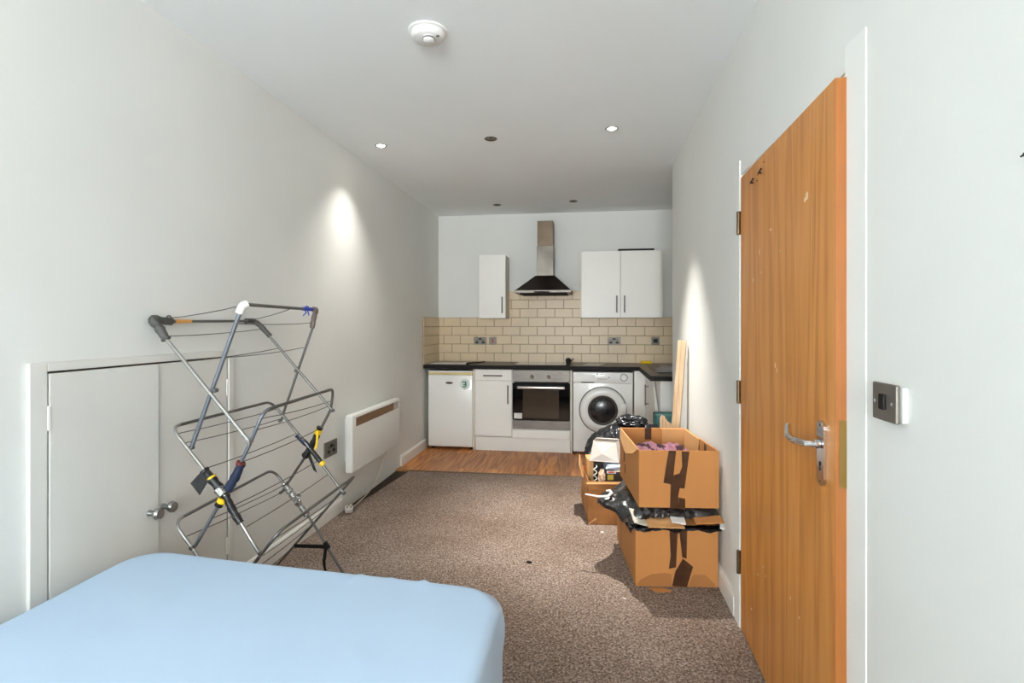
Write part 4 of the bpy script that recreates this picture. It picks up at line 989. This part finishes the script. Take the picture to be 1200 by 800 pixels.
mk('red_print', (-h.x+.010, -h.y-.002, h.z-.008), (-h.x+.05, -h.y-.0012, h.z+.001), mat('red_print', (206, 46, 56), .5), 'red printed marks')
bm = B()
for i in range(4):
    M2 = KB @ Matrix.Translation((.20+.006*i, .088-.004*i, .352+.007*i)) @ Matrix.Rotation(.05, 4, 'X') @ Matrix.Rotation(.16*i-.2, 4, 'Z')
    bb = B(); box(bb, (-.075, -.034, 0), (.075, .034, .003), M=M2)
    tag(obj('leaflet', bb, PALEBLUE if i % 2 else PAPER), ['white leaflet lowest in the loose heap before the lampshade', 'pale blue leaflet second from the bottom of the loose heap', 'white leaflet near the top of the loose heap before the lampshade', 'pale blue leaflet topmost of the loose heap before the lampshade'][i], 'leaflet', 'leaflets in the battered carton')
bm.free()
bm = bmesh.new(); bmesh.ops.create_icosphere(bm, subdivisions=3, radius=1)
for v in bm.verts:
    p = v.co.copy(); k = 1+.35*noise.noise(p*2.2)+.2*abs(noise.noise(p*5)); v.co = KB @ (V((.093, .052, .30))+V((p.x*.022, p.y*.028, p.z*.05))*k)
tag(obj('crumpled_paper', bm, CREAMP), 'cream crumpled paper ball at the carton front', 'paper')
bm = B(); pts = [KB @ V((.048+.012*math.cos(t*2.2), .06+.012*math.sin(t*2.2), .25+.014*t)) for t in [k*.25 for k in range(36)]]; tube(bm, pts, .0035, 8)
tag(obj('coiled_flex', bm, mat('white_flex', (222, 218, 210), .5), smooth=True), 'thin white coiled flex at the left front of the carton', 'cable')
# lampshade: tapered, square, dented front
ls_ = thing('lampshade', 'off-white tapered lampshade lying on top of the carton clutter', 'lampshade', (.13, 3.80, .39))
SM = Matrix.Translation((.125, 3.80, .386)) @ Matrix.Rotation(-.17, 4, 'Z') @ Matrix.Rotation(-.06, 4, 'X')
bm = B()
a = .10; t_ = .078; hgt = .13
bot = [V((-a, -a, 0)), V((a, -a, 0)), V((a, a, 0)), V((-a, a, 0))]; tp = [V((-t_, -t_, hgt)), V((t_, -t_, hgt)), V((t_, t_, hgt)), V((-t_, t_, hgt))]
fs = []
for i in range(4):
    j = (i+1) % 4; nrm = ((bot[i]+bot[j])/2).normalized()
    apex = tp[i].lerp(tp[j], .34); mid = (bot[i].lerp(bot[j], .48))*.6+apex*.4 + nrm*.012
    pts = [bot[i], bot[j], tp[j], apex, tp[i]]
    vs = [bm.verts.new(SM @ p) for p in pts]; mv = bm.verts.new(SM @ mid)
    for k in range(5): bm.faces.new((vs[k], vs[(k+1) % 5], mv))
bmesh.ops.remove_doubles(bm, verts=bm.verts, dist=1e-4); bmesh.ops.recalc_face_normals(bm, faces=bm.faces)
bmesh.ops.solidify(bm, geom=bm.faces[:], thickness=.003)
obj('fabric', bm, SHADE, ls_)
bm = B(); 
for P_, zz in ((bot, 0), (tp, 0)):
    q = [SM @ p for p in P_]; tube(bm, q+[q[0]], .003, 6)
obj('rim_wire', bm, mat('rim_wire', (200, 190, 180), .5, .3), ls_, True)

# ------------------------------------------------------------------ black bin bag
bb_ = thing('bin_bag', 'full black bin bag knotted on top in front of the washing machine', 'bin bag', (.265, 4.30, 0))
bm = bmesh.new(); bmesh.ops.create_icosphere(bm, subdivisions=6, radius=1)
for v in bm.verts:
    p = v.co.copy(); k = 1+.10*noise.noise(p*1.6+V((3, 1, 0)))+.09*(1-abs(noise.noise(p*3.3)))*.9+.045*(1-2*abs(noise.noise(p*8+V((2, 0, 0)))))+.02*(1-2*abs(noise.noise(p*17)))
    z = p.z; sx = .262*(1-.12*max(0, z)); 
    q = V((p.x*sx, p.y*.25, .27+z*(.25 if z > 0 else .265)))*1; q = V((q.x*k, q.y*k, .27+(q.z-.27)*(k if z > 0 else 1)))
    q.z = max(q.z, .004+.004*noise.noise(p*9)**2); v.co = q+V((.255, 4.30, 0))
obj('sack', bm, BAG, bb_, True)
bm = bmesh.new(); bmesh.ops.create_icosphere(bm, subdivisions=5, radius=1)
for v in bm.verts:
    p = v.co.copy(); k = 1+.3*noise.noise(p*2.1+V((7, 0, 0)))+.22*(1-2*abs(noise.noise(p*4.6))); v.co = V((.335, 4.26, .575))+V((p.x*.095, p.y*.06, p.z*.042))*k
obj('knotted_neck', bm, BAG, bb_, True)
bm = bmesh.new(); bmesh.ops.create_icosphere(bm, subdivisions=5, radius=1)
for v in bm.verts:
    p = v.co.copy(); k = 1+.25*noise.noise(p*2.1+V((1, 0, 4)))+.15*(1-2*abs(noise.noise(p*6))); v.co = V((.46, 4.27, .46))+V((p.x*.10, p.y*.09, p.z*.09))*k
obj('bulge', bm, BAG, bb_, True)

# ------------------------------------------------------------------ timber, teal case
PM = lambda x, y: Matrix.Translation((x, y, .015)) @ Matrix.Rotation(.072, 4, 'Y')
bm = B(); box(bm, (-.026, -.02, 0), (.026, .02, 1.205), .002, M=PM(.540, 3.72) @ Matrix.Rotation(-.3, 4, 'Z'))
tag(obj('timber_plank', bm, PINE), 'tall pale timber plank leaning against the right wall', 'plank')
bm = B(); M = Matrix.Translation((.545, 4.02, .003)) @ Matrix.Rotation(.01, 4, 'Y')
pts = [(-.03, 0, 0), (.05, 0, 0), (.05, 0, .60), (.025, 0, .615), (.0, 0, .655), (-.018, 0, .660), (-.03, 0, .64)]
quadprism(bm, [M @ V(p) for p in pts], (0, 1, 0), .02)
tag(obj('wood_offcut', bm, PINE), 'short wood offcut with a cut corner beside the tall plank', 'offcut')
tc_ = thing('teal_case', 'dark teal hard case standing on end by the sink cabinet', 'case', (.70, 4.49, 0))
bm = B(); box(bm, (.527, 4.425, .025), (.93, 4.525, .615), .03, 4); obj('shell', bm, TEAL, tc_, True)
bm = B(); box(bm, (.524, 4.470, .02), (.933, 4.480, .618), .01, 3); obj('seam_band', bm, mat('dark_teal_band', (26, 54, 54), .4), tc_, True)
bm = B()
for x in (.57, .88):
    for y in (4.45, 4.50): cyl(bm, (x, y, .002), (0, 0, 1), .012, .03, 10)
objs('foot', bm, BLACK, tc_)

# ------------------------------------------------------------------ scraps on the carpet
def scrap(label, x, y, r, m, nm='litter_scrap', flat=.3):
    bm = bmesh.new(); bmesh.ops.create_icosphere(bm, subdivisions=2, radius=1)
    for v in bm.verts:
        p = v.co.copy(); k = 1+.5*noise.noise(p*1.7+V((x*9, y*7, 0))); v.co = V((x, y, .003+r*flat))+V((p.x*r, p.y*r*.5, p.z*r*flat))*k
    tag(obj(nm, bm, m), label, 'scrap', 'scraps on the carpet')
scrap('black scrap in the middle of the carpet', -.325, 2.955, .016, BLACK)
scrap('tiny white crumb just nearer than the black scrap', -.345, 2.87, .006, PAPER)
scrap('tiny white crumb on the carpet before the lower cardboard box', .175, 2.63, .009, PAPER)
scrap('white crumb in the shadow of the battered carton', .09, 3.44, .012, PAPER, flat=.6)
scrap('pale fluff speck far across the carpet, in line with the heater plug', -.62, 3.60, .008, PAPER)
scrap('brown sliver of cardboard under the front of the lower box', .36, 2.74, .05, CARD, 'cardboard_sliver', .06)

# ------------------------------------------------------------------ light
sc = bpy.context.scene
w = bpy.data.worlds.new('world'); sc.world = w; w.use_nodes = True
bg = w.node_tree.nodes['Background']; bg.inputs['Color'].default_value = (.80, .88, 1, 1); bg.inputs['Strength'].default_value = 1.0
def spot(x, y, e, size, blend=.35):
    l = bpy.data.lights.new('downlight_beam', 'SPOT'); l.energy = e; l.spot_size = math.radians(size); l.spot_blend = blend; l.shadow_soft_size = .02; l.color = (1, .955, .89)
    o = bpy.data.objects.new('downlight_beam', l); o.location = (x, y, ZC-.012); C.objects.link(o)
spot(-1.461, 3.65, 52, 96, 1); spot(.154, 3.544, 320, 66, .9)
l = bpy.data.lights.new('added_window_fill', 'AREA'); l.shape = 'RECTANGLE'; l.size = wx1-wx0; l.size_y = wz1-wz0; l.energy = 430; l.color = (.93, .97, 1)  # fill lamp added behind the camera, tilted up to brighten the ceiling
o = bpy.data.objects.new('added_window_fill', l); o.location = ((wx0+wx1)/2, YN-.14, (wz0+wz1)/2); o.rotation_euler = (PI/2+1.0, 0, 0); C.objects.link(o)

# ------------------------------------------------------------------ view
vs = sc.view_settings; vs.view_transform = 'Standard'; vs.look = 'None'; vs.exposure = .29; vs.gamma = 1; vs.use_curve_mapping = False
sc.cycles.use_denoising = True
sc.cycles.max_bounces = 12; sc.cycles.diffuse_bounces = 8
sc.cycles.sample_clamp_indirect = 6
